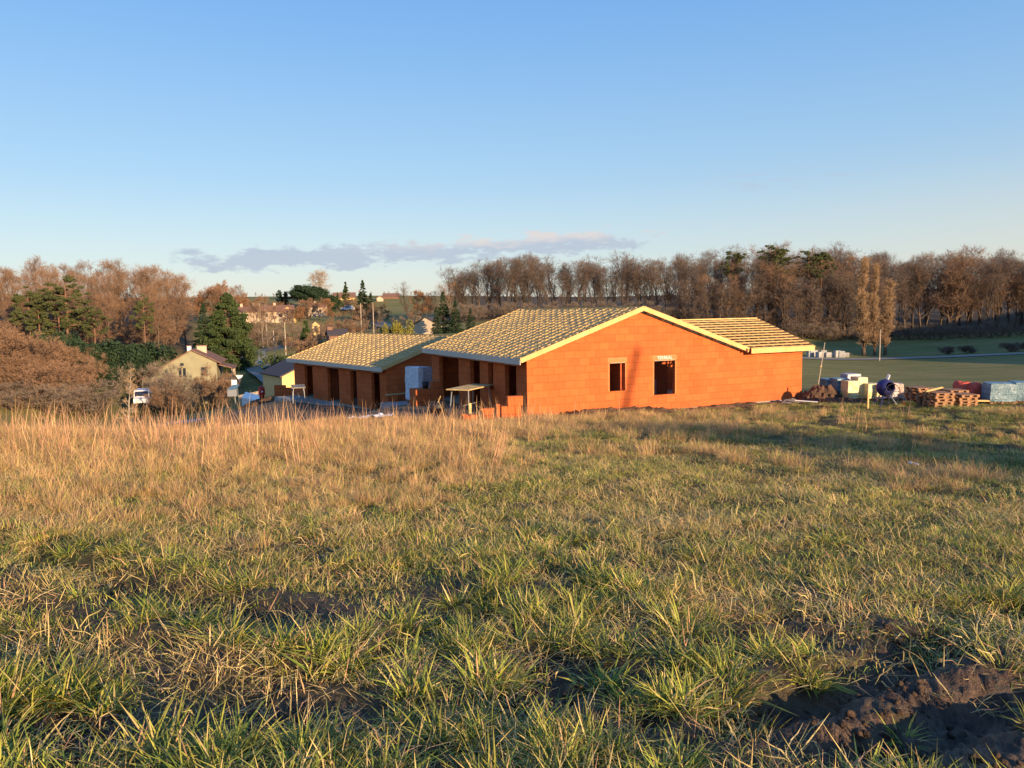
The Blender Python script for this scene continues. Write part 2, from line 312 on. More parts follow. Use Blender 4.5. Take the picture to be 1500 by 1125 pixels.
# ------------------------------------------------------------------ mesh helpers
class MB:
    def __init__(s): s.v = []; s.f = []; s.uv = []
    def quad(s, pts, uv=None):
        i = len(s.v); s.v += [tuple(map(float, p)) for p in pts]; s.f.append(tuple(range(i, i + len(pts)))); s.uv += list(uv) if uv else [(0.0, 0.0)] * len(pts)
    def box(s, x0, x1, y0, y1, z0, z1, mat=None):
        P = [(x, y, z) for z in (z0, z1) for y in (y0, y1) for x in (x0, x1)]
        if mat is not None: P = [tuple(mat @ Vector(p)) for p in P]
        dx, dy, dz = x1 - x0, y1 - y0, z1 - z0
        for q, (a, b) in (((0, 2, 3, 1), (dy, dx)), ((4, 5, 7, 6), (dx, dy)), ((0, 1, 5, 4), (dx, dz)), ((1, 3, 7, 5), (dy, dz)), ((3, 2, 6, 7), (dx, dz)), ((2, 0, 4, 6), (dy, dz))):
            s.quad([P[k] for k in q], [(0, 0), (a, 0), (a, b), (0, b)])
        return s
    def beam(s, a, b, wd, ht, up=(0, 0, 1)):
        a = Vector(a); b = Vector(b); d = b - a; L = d.length; d.normalize(); upv = Vector(up)
        sd = d.cross(upv); sd.normalize(); upv = sd.cross(d)
        mt = Matrix((( d.x, sd.x, upv.x, a.x), (d.y, sd.y, upv.y, a.y), (d.z, sd.z, upv.z, a.z), (0, 0, 0, 1)))
        return s.box(0, L, -wd / 2, wd / 2, -ht / 2, ht / 2, mt)
    def tube(s, pts, rad, n=8, cap=True):
        pts = [Vector(p) for p in pts]; rings = []
        if isinstance(rad, (int, float)): rad = [rad] * len(pts)
        for k, p in enumerate(pts):
            d = (pts[min(k + 1, len(pts) - 1)] - pts[max(k - 1, 0)]).normalized()
            a = d.orthogonal().normalized(); b = d.cross(a)
            i = len(s.v); s.v += [tuple(p + (a * math.cos(t) + b * math.sin(t)) * rad[k]) for t in [2 * math.pi * j / n for j in range(n)]]; rings.append(i)
        for r1, r2 in zip(rings[:-1], rings[1:]):
            for j in range(n): s.f.append((r1 + j, r1 + (j + 1) % n, r2 + (j + 1) % n, r2 + j)); s.uv += [(0, 0)] * 4
        if cap:
            s.f.append(tuple(range(rings[0] + n - 1, rings[0] - 1, -1))); s.f.append(tuple(range(rings[-1], rings[-1] + n))); s.uv += [(0, 0)] * (2 * n)
        return s
    def lathe(s, prof, n=20, mat=None):
        rings = []
        for r, z in prof:
            i = len(s.v); P = [(r * math.cos(2 * math.pi * j / n), r * math.sin(2 * math.pi * j / n), z) for j in range(n)]
            if mat is not None: P = [tuple(mat @ Vector(p)) for p in P]
            s.v += P; rings.append(i)
        for r1, r2 in zip(rings[:-1], rings[1:]):
            for j in range(n): s.f.append((r1 + j, r1 + (j + 1) % n, r2 + (j + 1) % n, r2 + j)); s.uv += [(0, 0)] * 4
        return s
    def build(s, name, m, parent=None, bevel=0.0, smooth=False):
        me = bpy.data.meshes.new(name); me.from_pydata(s.v, [], s.f)
        uvl = me.uv_layers.new(name='UVMap'); uvl.data.foreach_set('uv', np.array(s.uv, dtype=np.float32).ravel())
        me.materials.append(m); o = bpy.data.objects.new(name, me); COL.objects.link(o)
        if parent: o.parent = parent
        if smooth: me.shade_smooth()
        if bevel:
            md = o.modifiers.new('bevel', 'BEVEL'); md.width = bevel; md.segments = 2; md.limit_method = 'ANGLE'
            import bmesh; bm = bmesh.new(); bm.from_mesh(me); bmesh.ops.remove_doubles(bm, verts=bm.verts, dist=1e-5); bm.to_mesh(me); bm.free()
        return o
def npmesh(name, V, Fq, m, parent=None, link=True, cols=None, smooth=False):
    """V (n,3), Fq (k, 3 or 4) index array"""
    me = bpy.data.meshes.new(name); k = Fq.shape[1]
    me.vertices.add(len(V)); me.vertices.foreach_set('co', np.asarray(V, np.float32).ravel())
    me.loops.add(Fq.size); me.loops.foreach_set('vertex_index', Fq.astype(np.int32).ravel())
    me.polygons.add(len(Fq)); me.polygons.foreach_set('loop_start', np.arange(0, Fq.size, k, dtype=np.int32))
    me.update(calc_edges=True)
    if cols is not None:
        for nm, c in cols.items():
            a = me.color_attributes.new(nm, 'FLOAT_COLOR', 'POINT'); a.data.foreach_set('color', np.asarray(c, np.float32).ravel())
    if smooth: me.shade_smooth()
    if m is not None: me.materials.append(m)
    if not link: return me
    o = bpy.data.objects.new(name, me); COL.objects.link(o)
    if parent: o.parent = parent
    return o
def tag(o, label=None, cat=None, group=None, kind=None):
    if label: o['label'] = label
    if cat: o['category'] = cat
    if group: o['group'] = group
    if kind: o['kind'] = kind
    return o
def thing(name, label, cat, loc=(0, 0, 0), rz=0.0, group=None, rot=None, scale=None):
    o = bpy.data.objects.new(name, None); COL.objects.link(o); o.empty_display_size = 0.2
    o.location = tuple(map(float, loc)); o.rotation_euler = rot or (0, 0, rz)
    if scale: o.scale = scale if isinstance(scale, tuple) else (scale,) * 3
    return tag(o, label, cat, group)
def copy_tree(o, parent=None):
    c = o.copy(); COL.objects.link(c); c.parent = parent
    for ch in list(o.children): copy_tree(ch, c)
    return c

#@@SETTING
# ------------------------------------------------------------------ ground sheet
th = np.concatenate([np.linspace(-38, 38, 560), np.linspace(39.5, 320.5, 130)[:]]) * math.pi / 180
rr = [0.6]
while rr[-1] < 3200: rr.append(rr[-1] * (1.0105 if rr[-1] < 40 else 1.02))
rr = np.array(rr)
TH, RR = np.meshgrid(th, rr); GX = RR * np.sin(TH); GY = RR * np.cos(TH)
GZ = h(GX, GY)
nt_, nr_ = len(th), len(rr)
V = np.stack([GX.ravel(), GY.ravel(), GZ.ravel()], 1)
ii, jj = np.meshgrid(np.arange(nr_ - 1), np.arange(nt_), indexing='ij'); j2 = (jj + 1) % nt_
Fq = np.stack([ii * nt_ + jj, ii * nt_ + j2, (ii + 1) * nt_ + j2, (ii + 1) * nt_ + jj], -1).reshape(-1, 4)[:, ::-1]
cen = len(V); V = np.concatenate([V, [[0, 0, hz(0, 0)]]])
x, y = V[:, 0], V[:, 1]
mud = np.where(np.hypot(x, y) < 13, np.maximum(mudmask(x, y), .7 * (1 - sstep(np.hypot(x, y), 4.2, 8.0))), 0)
SITE = [(7, 35), (-6, 45), (-18, 50), (20, 38)]
pad = np.maximum.reduce([1 - sstep(seg_d(x, y, [(2.5, 32.2), (13.5, 37.6), (31, 39.5), (45, 41)]), 0.6, 1.9), 1 - sstep(seg_d(x, y, [(-3, 33), (-12, 42), (-19, 56)]), 1.5, 4.5), 1 - sstep(seg_d(x, y, [(0, 42), (-9, 52)]), 6, 8)])
pad = np.clip(pad + (fbm(x * 0.7, y * 0.7, 51, 3) - 0.45) * 0.9 * (pad > 0.02), 0, 1)
field = (1 - sstep(np.hypot(x, y * 0.9), 33, 39)) * np.where(y > -40, 1, 0)
green = sstep(y, 45, 60) * (1 - pad)
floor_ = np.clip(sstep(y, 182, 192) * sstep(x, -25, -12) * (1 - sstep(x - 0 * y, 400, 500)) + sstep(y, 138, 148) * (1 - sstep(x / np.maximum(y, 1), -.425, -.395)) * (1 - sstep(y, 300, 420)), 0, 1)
mk = np.stack([mud, pad, floor_, np.ones_like(mud)], 1)
gm, nt, b = newmat('ground')
at_ = N(nt, 'ShaderNodeAttribute', attribute_name='mask'); sx = N(nt, 'ShaderNodeSeparateColor'); nt.links.new(at_.outputs['Color'], sx.inputs[0])
geo = N(nt, 'ShaderNodeNewGeometry'); pos = geo.outputs['Position']
def noi(sc_, d=5.0, st=None):
    n = N(nt, 'ShaderNodeTexNoise', i_Scale=sc_, i_Detail=d, i_Roughness=0.6)
    src = pos
    if st:
        mp = N(nt, 'ShaderNodeMapping'); mp.inputs['Scale'].default_value = st; nt.links.new(pos, mp.inputs[0]); src = mp.outputs[0]
    nt.links.new(src, n.inputs[0]); return n.outputs[0]
sp3 = N(nt, 'ShaderNodeSeparateXYZ'); nt.links.new(pos, sp3.inputs[0])
thatch = mixc(nt, ramp(nt, noi(9), 0.35, 0.65), (0.050, 0.040, 0.020), (0.110, 0.083, 0.036))
thatch = mixc(nt, ramp(nt, noi(0.9), 0.4, 0.65), thatch, (0.055, 0.064, 0.018))
mead = mixc(nt, ramp(nt, noi(0.10, 5, (1, 2.5, 1)), 0.35, 0.68), (0.155, 0.165, 0.034), (0.27, 0.225, 0.075))
mead = mixc(nt, math_(nt, 'MULTIPLY', ramp(nt, noi(2.2, 6, (1, 2, 1)), 0.42, 0.66), 0.8), mead, (0.15, 0.118, 0.055))
far = ramp(nt, sp3.outputs[1], 42, 60)
c = mixc(nt, far, thatch, mead)
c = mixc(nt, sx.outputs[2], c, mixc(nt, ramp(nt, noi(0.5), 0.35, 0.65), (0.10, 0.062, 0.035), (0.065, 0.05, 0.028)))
c = mixc(nt, sx.outputs[1], c, mixc(nt, ramp(nt, noi(1.6, 8), 0.35, 0.65), (0.21, 0.145, 0.095), (0.12, 0.088, 0.062)))
mudc = mixc(nt, ramp(nt, noi(7, 6), 0.35, 0.65), (0.050, 0.035, 0.026), (0.125, 0.080, 0.052))
c = mixc(nt, sx.outputs[0], c, mudc)
nt.links.new(c, b.inputs['Base Color'])
rg = N(nt, 'ShaderNodeMapRange'); rg.inputs[1].default_value = 0; rg.inputs[2].default_value = 1; rg.inputs[3].default_value = 0.95; rg.inputs[4].default_value = 0.62
nt.links.new(sx.outputs[0], rg.inputs[0]); nt.links.new(rg.outputs[0], b.inputs['Roughness']); b.inputs['Specular IOR Level'].default_value = 0.25
bp = N(nt, 'ShaderNodeBump', i_Strength=0.9, i_Distance=0.04); nt.links.new(noi(28, 7), bp.inputs['Height']); nt.links.new(bp.outputs[0], b.inputs['Normal'])
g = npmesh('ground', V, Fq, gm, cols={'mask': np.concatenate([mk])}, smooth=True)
me = g.data
tag(g, kind='structure')

def ribbon(name, pts, wid, m, lift=0.05, n=60):
    P = np.array(pts, float)[:, :2]; d = np.r_[0, np.cumsum(np.hypot(*np.diff(P, axis=0).T))]
    t = np.linspace(0, d[-1], n)
    # smooth the polyline
    X = np.interp(t, d, P[:, 0]); Y = np.interp(t, d, P[:, 1])
    for _ in range(6):
        X[1:-1] = (X[:-2] + 2 * X[1:-1] + X[2:]) / 4; Y[1:-1] = (Y[:-2] + 2 * Y[1:-1] + Y[2:]) / 4
    tx, ty = np.gradient(X), np.gradient(Y); L = np.hypot(tx, ty); nx, ny = -ty / L, tx / L
    k = 9; o = np.linspace(-wid / 2, wid / 2, k)
    XX = X[:, None] + nx[:, None] * o; YY = Y[:, None] + ny[:, None] * o
    ZZ = np.maximum(h(XX, YY), h(X, Y)[:, None] - 0.15) + lift
    V = np.stack([XX.ravel(), YY.ravel(), ZZ.ravel()], 1)
    a, b2 = np.meshgrid(np.arange(n - 1), np.arange(k - 1), indexing='ij'); q = np.stack([a * k + b2, (a + 1) * k + b2, (a + 1) * k + b2 + 1, a * k + b2 + 1], -1).reshape(-1, 4)
    return tag(npmesh(name, V, q[:, ::-1], m, smooth=True), kind='structure')
ribbon('road', [gz(1000, 136), gz(1150, 133), gz(1240, 131), gz(1340, 131), gz(1500, 130), gz(1700, 128), gz(2100, 126)], 4.6, M['asphalt'], 0.10, 120)
ribbon('lane', [gz(520, 96), gz(440, 106), gz(412, 116), gz(390, 130), gz(374, 145), gz(368, 160), gz(376, 175), gz(395, 188), gz(420, 198), gz(470, 206)], 5.2, M['asphalt'], 0.12, 120)
ribbon('hill_lane', [gz(553, 235), gz(566, 215), gz(580, 200), gz(590, 190)], 4.5, M['asphalt'], 0.12, 40)
ribbon('site_track', [gz(230, 78), gz(300, 74), gz(380, 70), gz(420, 66)], 4.0, M['gravel'], 0.05, 40)
#@@HOUSES
# ------------------------------------------------------------------ houses under construction
def wall_panel(mb, p0, p1, z0, z1, th_, openings, inward, gable=None):
    """straight wall from p0 to p1 (local xy), openings [(s0,s1,za,zb)], thickness towards `inward`; gable = (s_apex, z_apex) triangle above z1 from g0 to g1"""
    p0 = Vector((*p0, 0)); p1 = Vector((*p1, 0)); L = (p1 - p0).length; d = (p1 - p0) / L; nI = Vector((*inward, 0))
    def P(s, z, k): return p0 + d * s + nI * (th_ * k) + Vector((0, 0, z))
    S = sorted({0, L, *[a for o in openings for a in o[:2]]}); Zs = sorted({z0, z1, *[a for o in openings for a in o[2:4]]})
    def hole(sa, sb, za, zb):
        sm, zm = (sa + sb) / 2, (za + zb) / 2
        return any(o[0] < sm < o[1] and o[2] < zm < o[3] for o in openings) or sm < 0 or sm > L or zm < z0 or zm > z1
    for i in range(len(S) - 1):
        for j in range(len(Zs) - 1):
            a, b2, c, d2 = S[i], S[i + 1], Zs[j], Zs[j + 1]
            if hole(a, b2, c, d2): continue
            uvq = [(a, c), (b2, c), (b2, d2), (a, d2)]
            mb.quad([P(a, c, 0), P(b2, c, 0), P(b2, d2, 0), P(a, d2, 0)], uvq)
            mb.quad([P(b2, c, 1), P(a, c, 1), P(a, d2, 1), P(b2, d2, 1)], [uvq[1], uvq[0], uvq[3], uvq[2]])
            e = 0.01
            if hole(a - e, a, c, d2): mb.quad([P(a, c, 1), P(a, c, 0), P(a, d2, 0), P(a, d2, 1)], [(0, c), (.2, c), (.2, d2), (0, d2)])
            if hole(b2, b2 + e, c, d2): mb.quad([P(b2, c, 0), P(b2, c, 1), P(b2, d2, 1), P(b2, d2, 0)], [(0, c), (.2, c), (.2, d2), (0, d2)])
            if hole(a, b2, c - e, c): mb.quad([P(a, c, 1), P(b2, c, 1), P(b2, c, 0), P(a, c, 0)], [(a, 0), (b2, 0), (b2, .2), (a, .2)])
            if hole(a, b2, d2, d2 + e) and not (gable and d2 >= z1 - 1e-6 and gable[0] <= a and b2 <= gable[1]):
                mb.quad([P(a, d2, 0), P(b2, d2, 0), P(b2, d2, 1), P(a, d2, 1)], [(a, 0), (b2, 0), (b2, .2), (a, .2)])
    if gable:
        g0, g1, ga, gz_ = gable
        for k, o in ((0, 1), (1, -1)):
            pts = [(g0, z1), (g1, z1), (ga, gz_)][::o]; mb.quad([P(s, z, k) for s, z in pts], pts)
        mb.quad([P(g1, z1, 0), P(g1, z1, 1), P(ga, gz_, 1), P(ga, gz_, 0)]); mb.quad([P(ga, gz_, 0), P(ga, gz_, 1), P(g0, z1, 1), P(g0, z1, 0)])

def text_mesh(txt, size, m, parent, mw):
    cu = bpy.data.curves.new('lettering', 'FONT'); cu.body = txt; cu.size = size; cu.align_x = 'CENTER'; cu.extrude = 0.002
    to = bpy.data.objects.new('lettering', cu); COL.objects.link(to); bpy.context.view_layer.update()
    me = bpy.data.meshes.new_from_object(to.evaluated_get(bpy.context.evaluated_depsgraph_get())); bpy.data.objects.remove(to); bpy.data.curves.remove(cu)
    me.materials.clear(); me.materials.append(m); o = bpy.data.objects.new('lettering', me); COL.objects.link(o); o.parent = parent; o.matrix_local = mw; return o

SL = 0.337   # roof slope
def building_shell(root, W, L, EH, front_open, left_open, wing=None, roof_cover=False, text_all=True):
    T = 0.2; ap = EH + W / 2 * SL
    # ---- walls
    mb = MB(); fl = W if not wing else wing[1]
    wall_panel(mb, (0, 0), (fl, 0) if wing and wing[2] == 0 else (W, 0), 0, EH, T, front_open, (0, 1), (0, W, W / 2, ap)); mb.build('front_wall', M['brick'], root)
    mb = MB(); wall_panel(mb, (0, L), (0, T), 0, EH, T, [(L - b_, L - a, c_, d_) for a, b_, c_, d_ in left_open], (1, 0)); mb.build('side_wall', M['brick'], root)
    mb = MB(); wall_panel(mb, (W, L), (T, L), 0, EH, T, [(1.6, 2.8, 0.9, 2.2), (W - 3.4, W - 1.6, 0.0, 2.2)], (0, -1), (0, W - T, W / 2, ap - .04)); mb.build('rear_wall', M['brick'], root)
    mb = MB()
    if wing:
        x1, y0, y1 = wing[1], wing[2], wing[3]
        if y0 > 0:
            wall_panel(mb, (W, T), (W, y0), 0, EH, T, [(1.0, 2.2, 0.9, 2.2)], (-1, 0)); wall_panel(mb, (W, y0), (x1, y0), 0, EH, T, [], (0, 1))
        wall_panel(mb, (x1, y0 + T), (x1, y1), 0, EH, T, [(1.5, 3.9, 0.0, 2.2)], (-1, 0), (0, y1 - y0 - T, (y1 - y0) / 2 - T, EH + (y1 - y0) / 2 * SL)); wall_panel(mb, (x1 - T, y1), (W, y1), 0, EH, T, [], (0, -1))
        wall_panel(mb, (W, y1), (W, L - T), 0, EH, T, [(1.0, 2.4, 0, 2.2)], (-1, 0))
    else:
        wall_panel(mb, (W, T), (W, L - T), 0, EH, T, [(2, 3.2, .9, 2.2), (7, 8.6, 0, 2.2)], (-1, 0))
    mb.build('wing_wall' if wing else 'side_wall', M['brick'], root)
    # ---- partitions
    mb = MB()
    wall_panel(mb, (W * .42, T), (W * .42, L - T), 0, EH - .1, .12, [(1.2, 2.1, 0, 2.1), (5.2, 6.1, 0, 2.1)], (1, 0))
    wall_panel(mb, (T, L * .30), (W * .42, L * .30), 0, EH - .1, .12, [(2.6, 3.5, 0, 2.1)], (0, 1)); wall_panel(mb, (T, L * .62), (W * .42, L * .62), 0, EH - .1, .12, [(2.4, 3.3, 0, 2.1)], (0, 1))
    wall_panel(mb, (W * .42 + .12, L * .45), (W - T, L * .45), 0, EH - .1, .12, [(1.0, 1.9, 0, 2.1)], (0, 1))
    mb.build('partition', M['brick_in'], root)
    # ---- foundation slab
    mb = MB(); mb.box(-.06, W + .05, -.05, L + .06, -.9, -.004)
    if wing: mb.box(W + .05, wing[1] + .05, wing[2] - .05, wing[3] + .05, -.9, -.004)
    mb.build('foundation', M['concrete'], root)
    # ---- lintels, lettering and head strips over the openings
    def head(o, side):
        a, b_, c_, d_ = o; p = .1
        mb = MB(); mb.box(a - p, b_ + p, -.004, .05, d_ + .035, d_ + .25); lt = mb.build('lintel', M['lintel'], root)
        st = MB(); st.box(a, b_, -.012, .1, d_ + .004, d_ + .026).build('head_strip', M['offwhite'], lt)
        if side == 'left': lt.matrix_local = Matrix.Translation((0, 0, 0)) @ Matrix.Rotation(-math.pi / 2, 4, 'Z') @ Matrix.Scale(1, 4)
        return lt
    for o in front_open:
        lt = head(o, 'front')
        if o[1] - o[0] > 1.0: text_mesh('TERREAL', .21, M['white'], lt, Matrix.Translation(((o[0] + o[1]) / 2, -.008, o[3] + .065)) @ Matrix.Rotation(math.pi / 2, 4, 'X'))
    for a, b_, c_, d_ in left_open:
        lt = head((-b_, -a, c_, d_), 'left')
        if b_ - a > .7:
            for cx in ([-(a + b_) / 2] if b_ - a < 2 else [-(a + b_) / 2 - .6, -(a + b_) / 2 + .6]):
                text_mesh('TERREAL', .19, M['white'], lt, Matrix.Translation((cx, -.008, d_ + .075)) @ Matrix.Rotation(math.pi / 2, 4, 'X'))
    # ---- pale jamb edges round the openings
    for o in front_open:
        a, b_, c_, d_ = o
        MB().box(a - .07, a - .001, -.003, .02, c_, d_).build('jamb', M['lintel'], root); MB().box(b_ + .001, b_ + .07, -.003, .02, c_, d_).build('jamb', M['lintel'], root)
    # ---- roof: trusses, battens, fascia and bargeboards
    ov = .42; go = .28; z_e = EH + .02 - ov * SL; RZ = EH + .02 + W / 2 * SL; LS = math.hypot(1, SL)
    ny = int((L + .2) / .6) + 1
    for k in range(ny):
        yy = .1 + k * .6
        if yy > L: break
        mb = MB()
        mb.beam((-ov, yy, z_e + .09), (W / 2, yy, RZ + .09), .045, .15); mb.beam((W + ov, yy, z_e + .09), (W / 2, yy, RZ + .09), .045, .15)
        mb.beam((.25, yy, EH + .03), (W - .25, yy, EH + .03), .045, .12)
        for s1 in (-1, 1):
            mb.beam((W / 2 + s1 * W * .17, yy, EH + .1), (W / 2 + s1 * .05, yy, RZ - .05), .04, .09); mb.beam((W / 2 + s1 * W * .17, yy, EH + .1), (W / 2 + s1 * W * .30, yy, EH + W * .2 * SL - .02), .04, .09)
        mb.build('roof_truss', M['wood2'] , root)
    nb = int((W / 2 + ov) * LS / .35)
    for side in (0, 1):
        mb = MB()
        for k in range(nb + 1):
            t = min(k * .35 + .03, (W / 2 + ov) * LS - .03); xx = -ov + t / LS; zz = z_e + (.226 if side == 0 else .19) + (t / LS) * SL
            xs = xx if side == 0 else W - xx
            y = -go + .03
            while y < L + go - .05:           # battens come in lengths, butted with small offsets
                y2 = min(y + (random.choice((.6, 1.2, 1.2, 1.8, 3.0)) if side == 0 else random.choice((3.0, 3.6, 4.2))), L + go - .03); dz = random.uniform(-.006, .008) if side == 0 else random.uniform(-.006, .006); dx = random.uniform(-.012, .012)
                mb.beam((xs + dx, y, zz + dz), (xs + dx, y2 - .008, zz + dz), .055 if side == 0 else .05, .018 if side == 0 else .036, (-SL if side == 0 else SL, 0, 1)); y = y2
        mb.build('roof_battens', M['wood2'] if side == 0 else M['wood'], root)
    if roof_cover:
        mb = MB()
        for k in range(ny):
            yy = .1 + k * .6
            if yy > L: break
            t = 0.0
            while t < .985:                     # counter battens, short lengths nailed end to end
                t2 = min(t + random.uniform(.10, .3), .99); hh = random.choice((.020, .030, .038, .044)); jy = random.uniform(-.012, .012)
                a_ = -ov + .04 + t * (W / 2 + ov - .08); b_ = -ov + .04 + t2 * (W / 2 + ov - .08)
                mb.beam((a_ + .004, yy + jy, z_e + (a_ + ov) * SL + .172 + hh / 2), (b_, yy + jy, z_e + (b_ + ov) * SL + .172 + hh / 2), .045, hh); t = t2
        mb.build('counter_battens', M['wood2'], root)
    for s1, xx in ((0, -ov - .012), (1, W + ov + .012)):
        if s1 == 1 and wing: 
            a_, b2 = (wing[3] + .3, L + go) 
        else: a_, b2 = -go, L + go
        mb = MB(); mb.box(xx - .014, xx + .014, a_, b2, z_e - .05, z_e + .20); mb.build('eave_fascia', M['fascia'], root)
    for yy in (-go - .014, L + go + .014):
        for s1 in (-1, 1):
            mb = MB(); mb.beam((W / 2 - s1 * (W / 2 + ov), yy, z_e + .125), (W / 2 - s1 * .002, yy, RZ + .125), .028, .20); mb.build('bargeboard', M['wood'], root)
    mb = MB(); mb.beam((W / 2, -go, RZ + .20), (W / 2, L + go, RZ + .20), .06, .06); mb.build('ridge_board', M['wood'], root)
    # soffit rafters-ends at the verge: short lookouts
    for s1 in (-1, 1):
        for k in range(8):
            t = (k + .5) / 8; xx = W / 2 - s1 * (W / 2 + ov) * (1 - t); zz = z_e + (RZ - z_e) * t + .05; MB().beam((xx, -go, zz), (xx, .2, zz), .05, .1).build('lookout', M['wood2'], root)
    if roof_cover:
        # light grey breathable underlay laid under the battens, sagging between the trusses
        nx_, n2 = 34, int(L / .1)
        X = np.linspace(-ov, W / 2 - .05, nx_); Y = np.linspace(-go + .05, L + go - .05, n2)
        XX, YY = np.meshgrid(X, Y, indexing='ij'); sag = .03 * np.abs(np.sin((YY - .1) * math.pi / .6)) ** 1.2 + .02 * fbm(XX * 2.5, YY * 2.5, 88, 2)
        ZZ = z_e + (XX + ov) * SL + .172 - sag
        V = np.stack([XX.ravel(), YY.ravel(), ZZ.ravel()], 1); a, b2 = np.meshgrid(np.arange(nx_ - 1), np.arange(n2 - 1), indexing='ij')
        q = np.stack([a * n2 + b2, (a + 1) * n2 + b2, (a + 1) * n2 + b2 + 1, a * n2 + b2 + 1], -1).reshape(-1, 4)
        npmesh('underlay', V, q, M['underlay'], root, smooth=True)
    if wing:
        x1, y0, y1 = wing[1], wing[2], wing[3]; ww = (y1 - y0) / 2; yr = (y0 + y1) / 2; rz = EH + .02 + ww * SL
        k = 0
        while True:
            xx = W + .25 + k * .6; k += 1
            if xx > x1 + .05: break
            mb = MB(); mb.beam((xx, y0 - ov, z_e + .09), (xx, yr, rz + .09), .045, .15); mb.beam((xx, y1 + ov, z_e + .09), (xx, yr, rz + .09), .045, .15); mb.beam((xx, y0 + .25, EH + .03), (xx, y1 - .25, EH + .03), .045, .12); mb.build('roof_truss', M['wood'], root)
        for xx in [W - .35 - k2 * .6 for k2 in range(5)]:           # valley rafters lying on the main slope
            z0_ = EH + .2 + (W - xx) * SL; yv = y0 + (W - xx)
            if yv < yr:
                mb = MB(); mb.beam((xx, yv, z0_ + .03), (xx, yr, rz + .09), .045, .12); mb.build('roof_truss', M['wood'], root)
        mb = MB(); nb = int((ww + ov) * LS / .35)
        for k in range(nb + 1):
            t = min(k * .35 + .03, (ww + ov) * LS - .03); yy = y0 - ov + t / LS; zz = z_e + .19 + t / LS * SL
            xs = W + ov - t / LS + .05
            mb.beam((xs, yy, zz), (x1 + .34, yy, zz), .055, .036, (0, -SL, 1)); mb.beam((xs, 2 * yr - yy, zz), (x1 + .34, 2 * yr - yy, zz), .055, .036, (0, SL, 1))
        mb.build('wing_battens', M['wood'], root)
        mb = MB(); mb.box(W + ov - .0, x1 + .36, y0 - ov - .026, y0 - ov + .002, z_e - .05, z_e + .17); mb.build('eave_fascia', M['wood'], root)
        for s1 in (-1, 1):
            mb = MB(); mb.beam((x1 + .375, yr - s1 * (ww + ov), z_e + .08), (x1 + .375, yr, rz + .08), .028, .22); mb.build('bargeboard', M['wood'], root)
        mb = MB(); mb.beam((W - ww + .2, yr, rz + .2), (x1 + .36, yr, rz + .2), .06, .06); mb.build('ridge_board', M['wood'], root)
M['underlay'] = mat('underlay', (0.66, 0.47, 0.21), (0.52, 0.36, 0.155), 4, 0.8)
A0 = at(772, 560, 31.2)
house = thing('brick_house', 'large unfinished orange block house with two dark windows in its sunlit gable', 'house', (A0[0], A0[1], 0.0), math.atan2(.434, .90))
building_shell(house, 11.1, 11.3, 2.52, [(3.98, 4.78, .99, 2.2), (6.31, 7.46, .68, 2.2)], [(.99, 2.1, 0, 2.22), (3.33, 3.88, 1.0, 2.22), (4.83, 5.99, 0, 2.22), (7.45, 10.18, 0, 2.22)], wing=('wing', 15.2, 0, 7.0), roof_cover=True)
C2 = at(566, 560, 44.6)
house2 = thing('brick_house', 'lower unfinished block house with battened roof stepped down behind the larger one', 'house', (C2[0], C2[1], -1.25), math.radians(38.0))
building_shell(house2, 9.2, 13.6, 2.55, [], [(.81, 1.85, 0, 2.22), (3.74, 4.66, 0, 2.22), (6.29, 8.02, 0, 2.22), (10.4, 11.77, 0, 2.22)], wing=('wing', 13.0, 6.5, 13.3), roof_cover=True)
#@@SITE
# ------------------------------------------------------------------ building site things
Am = house.matrix_basis.copy() if False else Matrix.Translation(house.location) @ Matrix.Rotation(house.rotation_euler.z, 4, 'Z')
Bm = Matrix.Translation(house2.location) @ Matrix.Rotation(house2.rotation_euler.z, 4, 'Z')
R1, R2 = house.rotation_euler.z, house2.rotation_euler.z
def wp(Mx, x, y, z=0.0): return tuple(Mx @ Vector((x, y, z)))
def onground(p, dz=0.0): return (p[0], p[1], hz(p[0], p[1]) + dz)
def slab(name, label, cat, pts, z0, z1, m):
    mb = MB(); n = len(pts); mb.quad([(x, y, z1) for x, y in pts]); mb.quad([(x, y, z0) for x, y in pts][::-1])
    for i in range(n): (xa, ya), (xb, yb) = pts[i], pts[(i + 1) % n]; mb.quad([(xa, ya, z0), (xb, yb, z0), (xb, yb, z1), (xa, ya, z1)])
    return tag(mb.build(name, m), label, cat)
q = lambda Mx, L: [wp(Mx, x, y)[:2] for x, y in L]
slab('terrace_slab', 'pale concrete terrace slab in front of the lower house doors', 'slab', [tuple(at(a, 560, b)[:2]) for a, b in [(432, 55.0), (401, 54.6), (436, 51.8), (470, 49.8), (498, 49.2)]], -2.2, -1.30, M['gravel'])
slab('terrace_slab', 'grey gravelled concrete slab between the two unfinished houses', 'slab', [tuple(at(a, 560, b)[:2]) for a, b in [(556, 44.2), (620, 45.2), (632, 42.0), (600, 41.0)]], -2.2, -.62, M['gravel'])
# low shaded block wall at the left end of the lower house
def block_wall(name, label, Mx, x0, y0, x1, y1, z, hs):
    t = thing(name, label, 'wall', wp(Mx, x0, y0, z), 0)
    a = Vector(wp(Mx, x0, y0, z)); b = Vector(wp(Mx, x1, y1, z)); d = b - a; L = d.length; t.rotation_euler = (0, 0, math.atan2(d.y, d.x)); k = len(hs)
    for i, hh in enumerate(hs):
        mb = MB(); mb.box(L * i / k + .002, L * (i + 1) / k - .002, -.1, .1, -.5, hh); mb.build('block_course', M['brick'], t)
    return t
_a = at(402, 560, 60.3); _b = at(434, 560, 60.0); block_wall('low_wall', 'low shaded block wall with stepped top joined to the left end of the lower house', Matrix.Identity(4), _a[0], _a[1], _b[0], _b[1], -2.0, [1.0, 1.0, .8, .72])
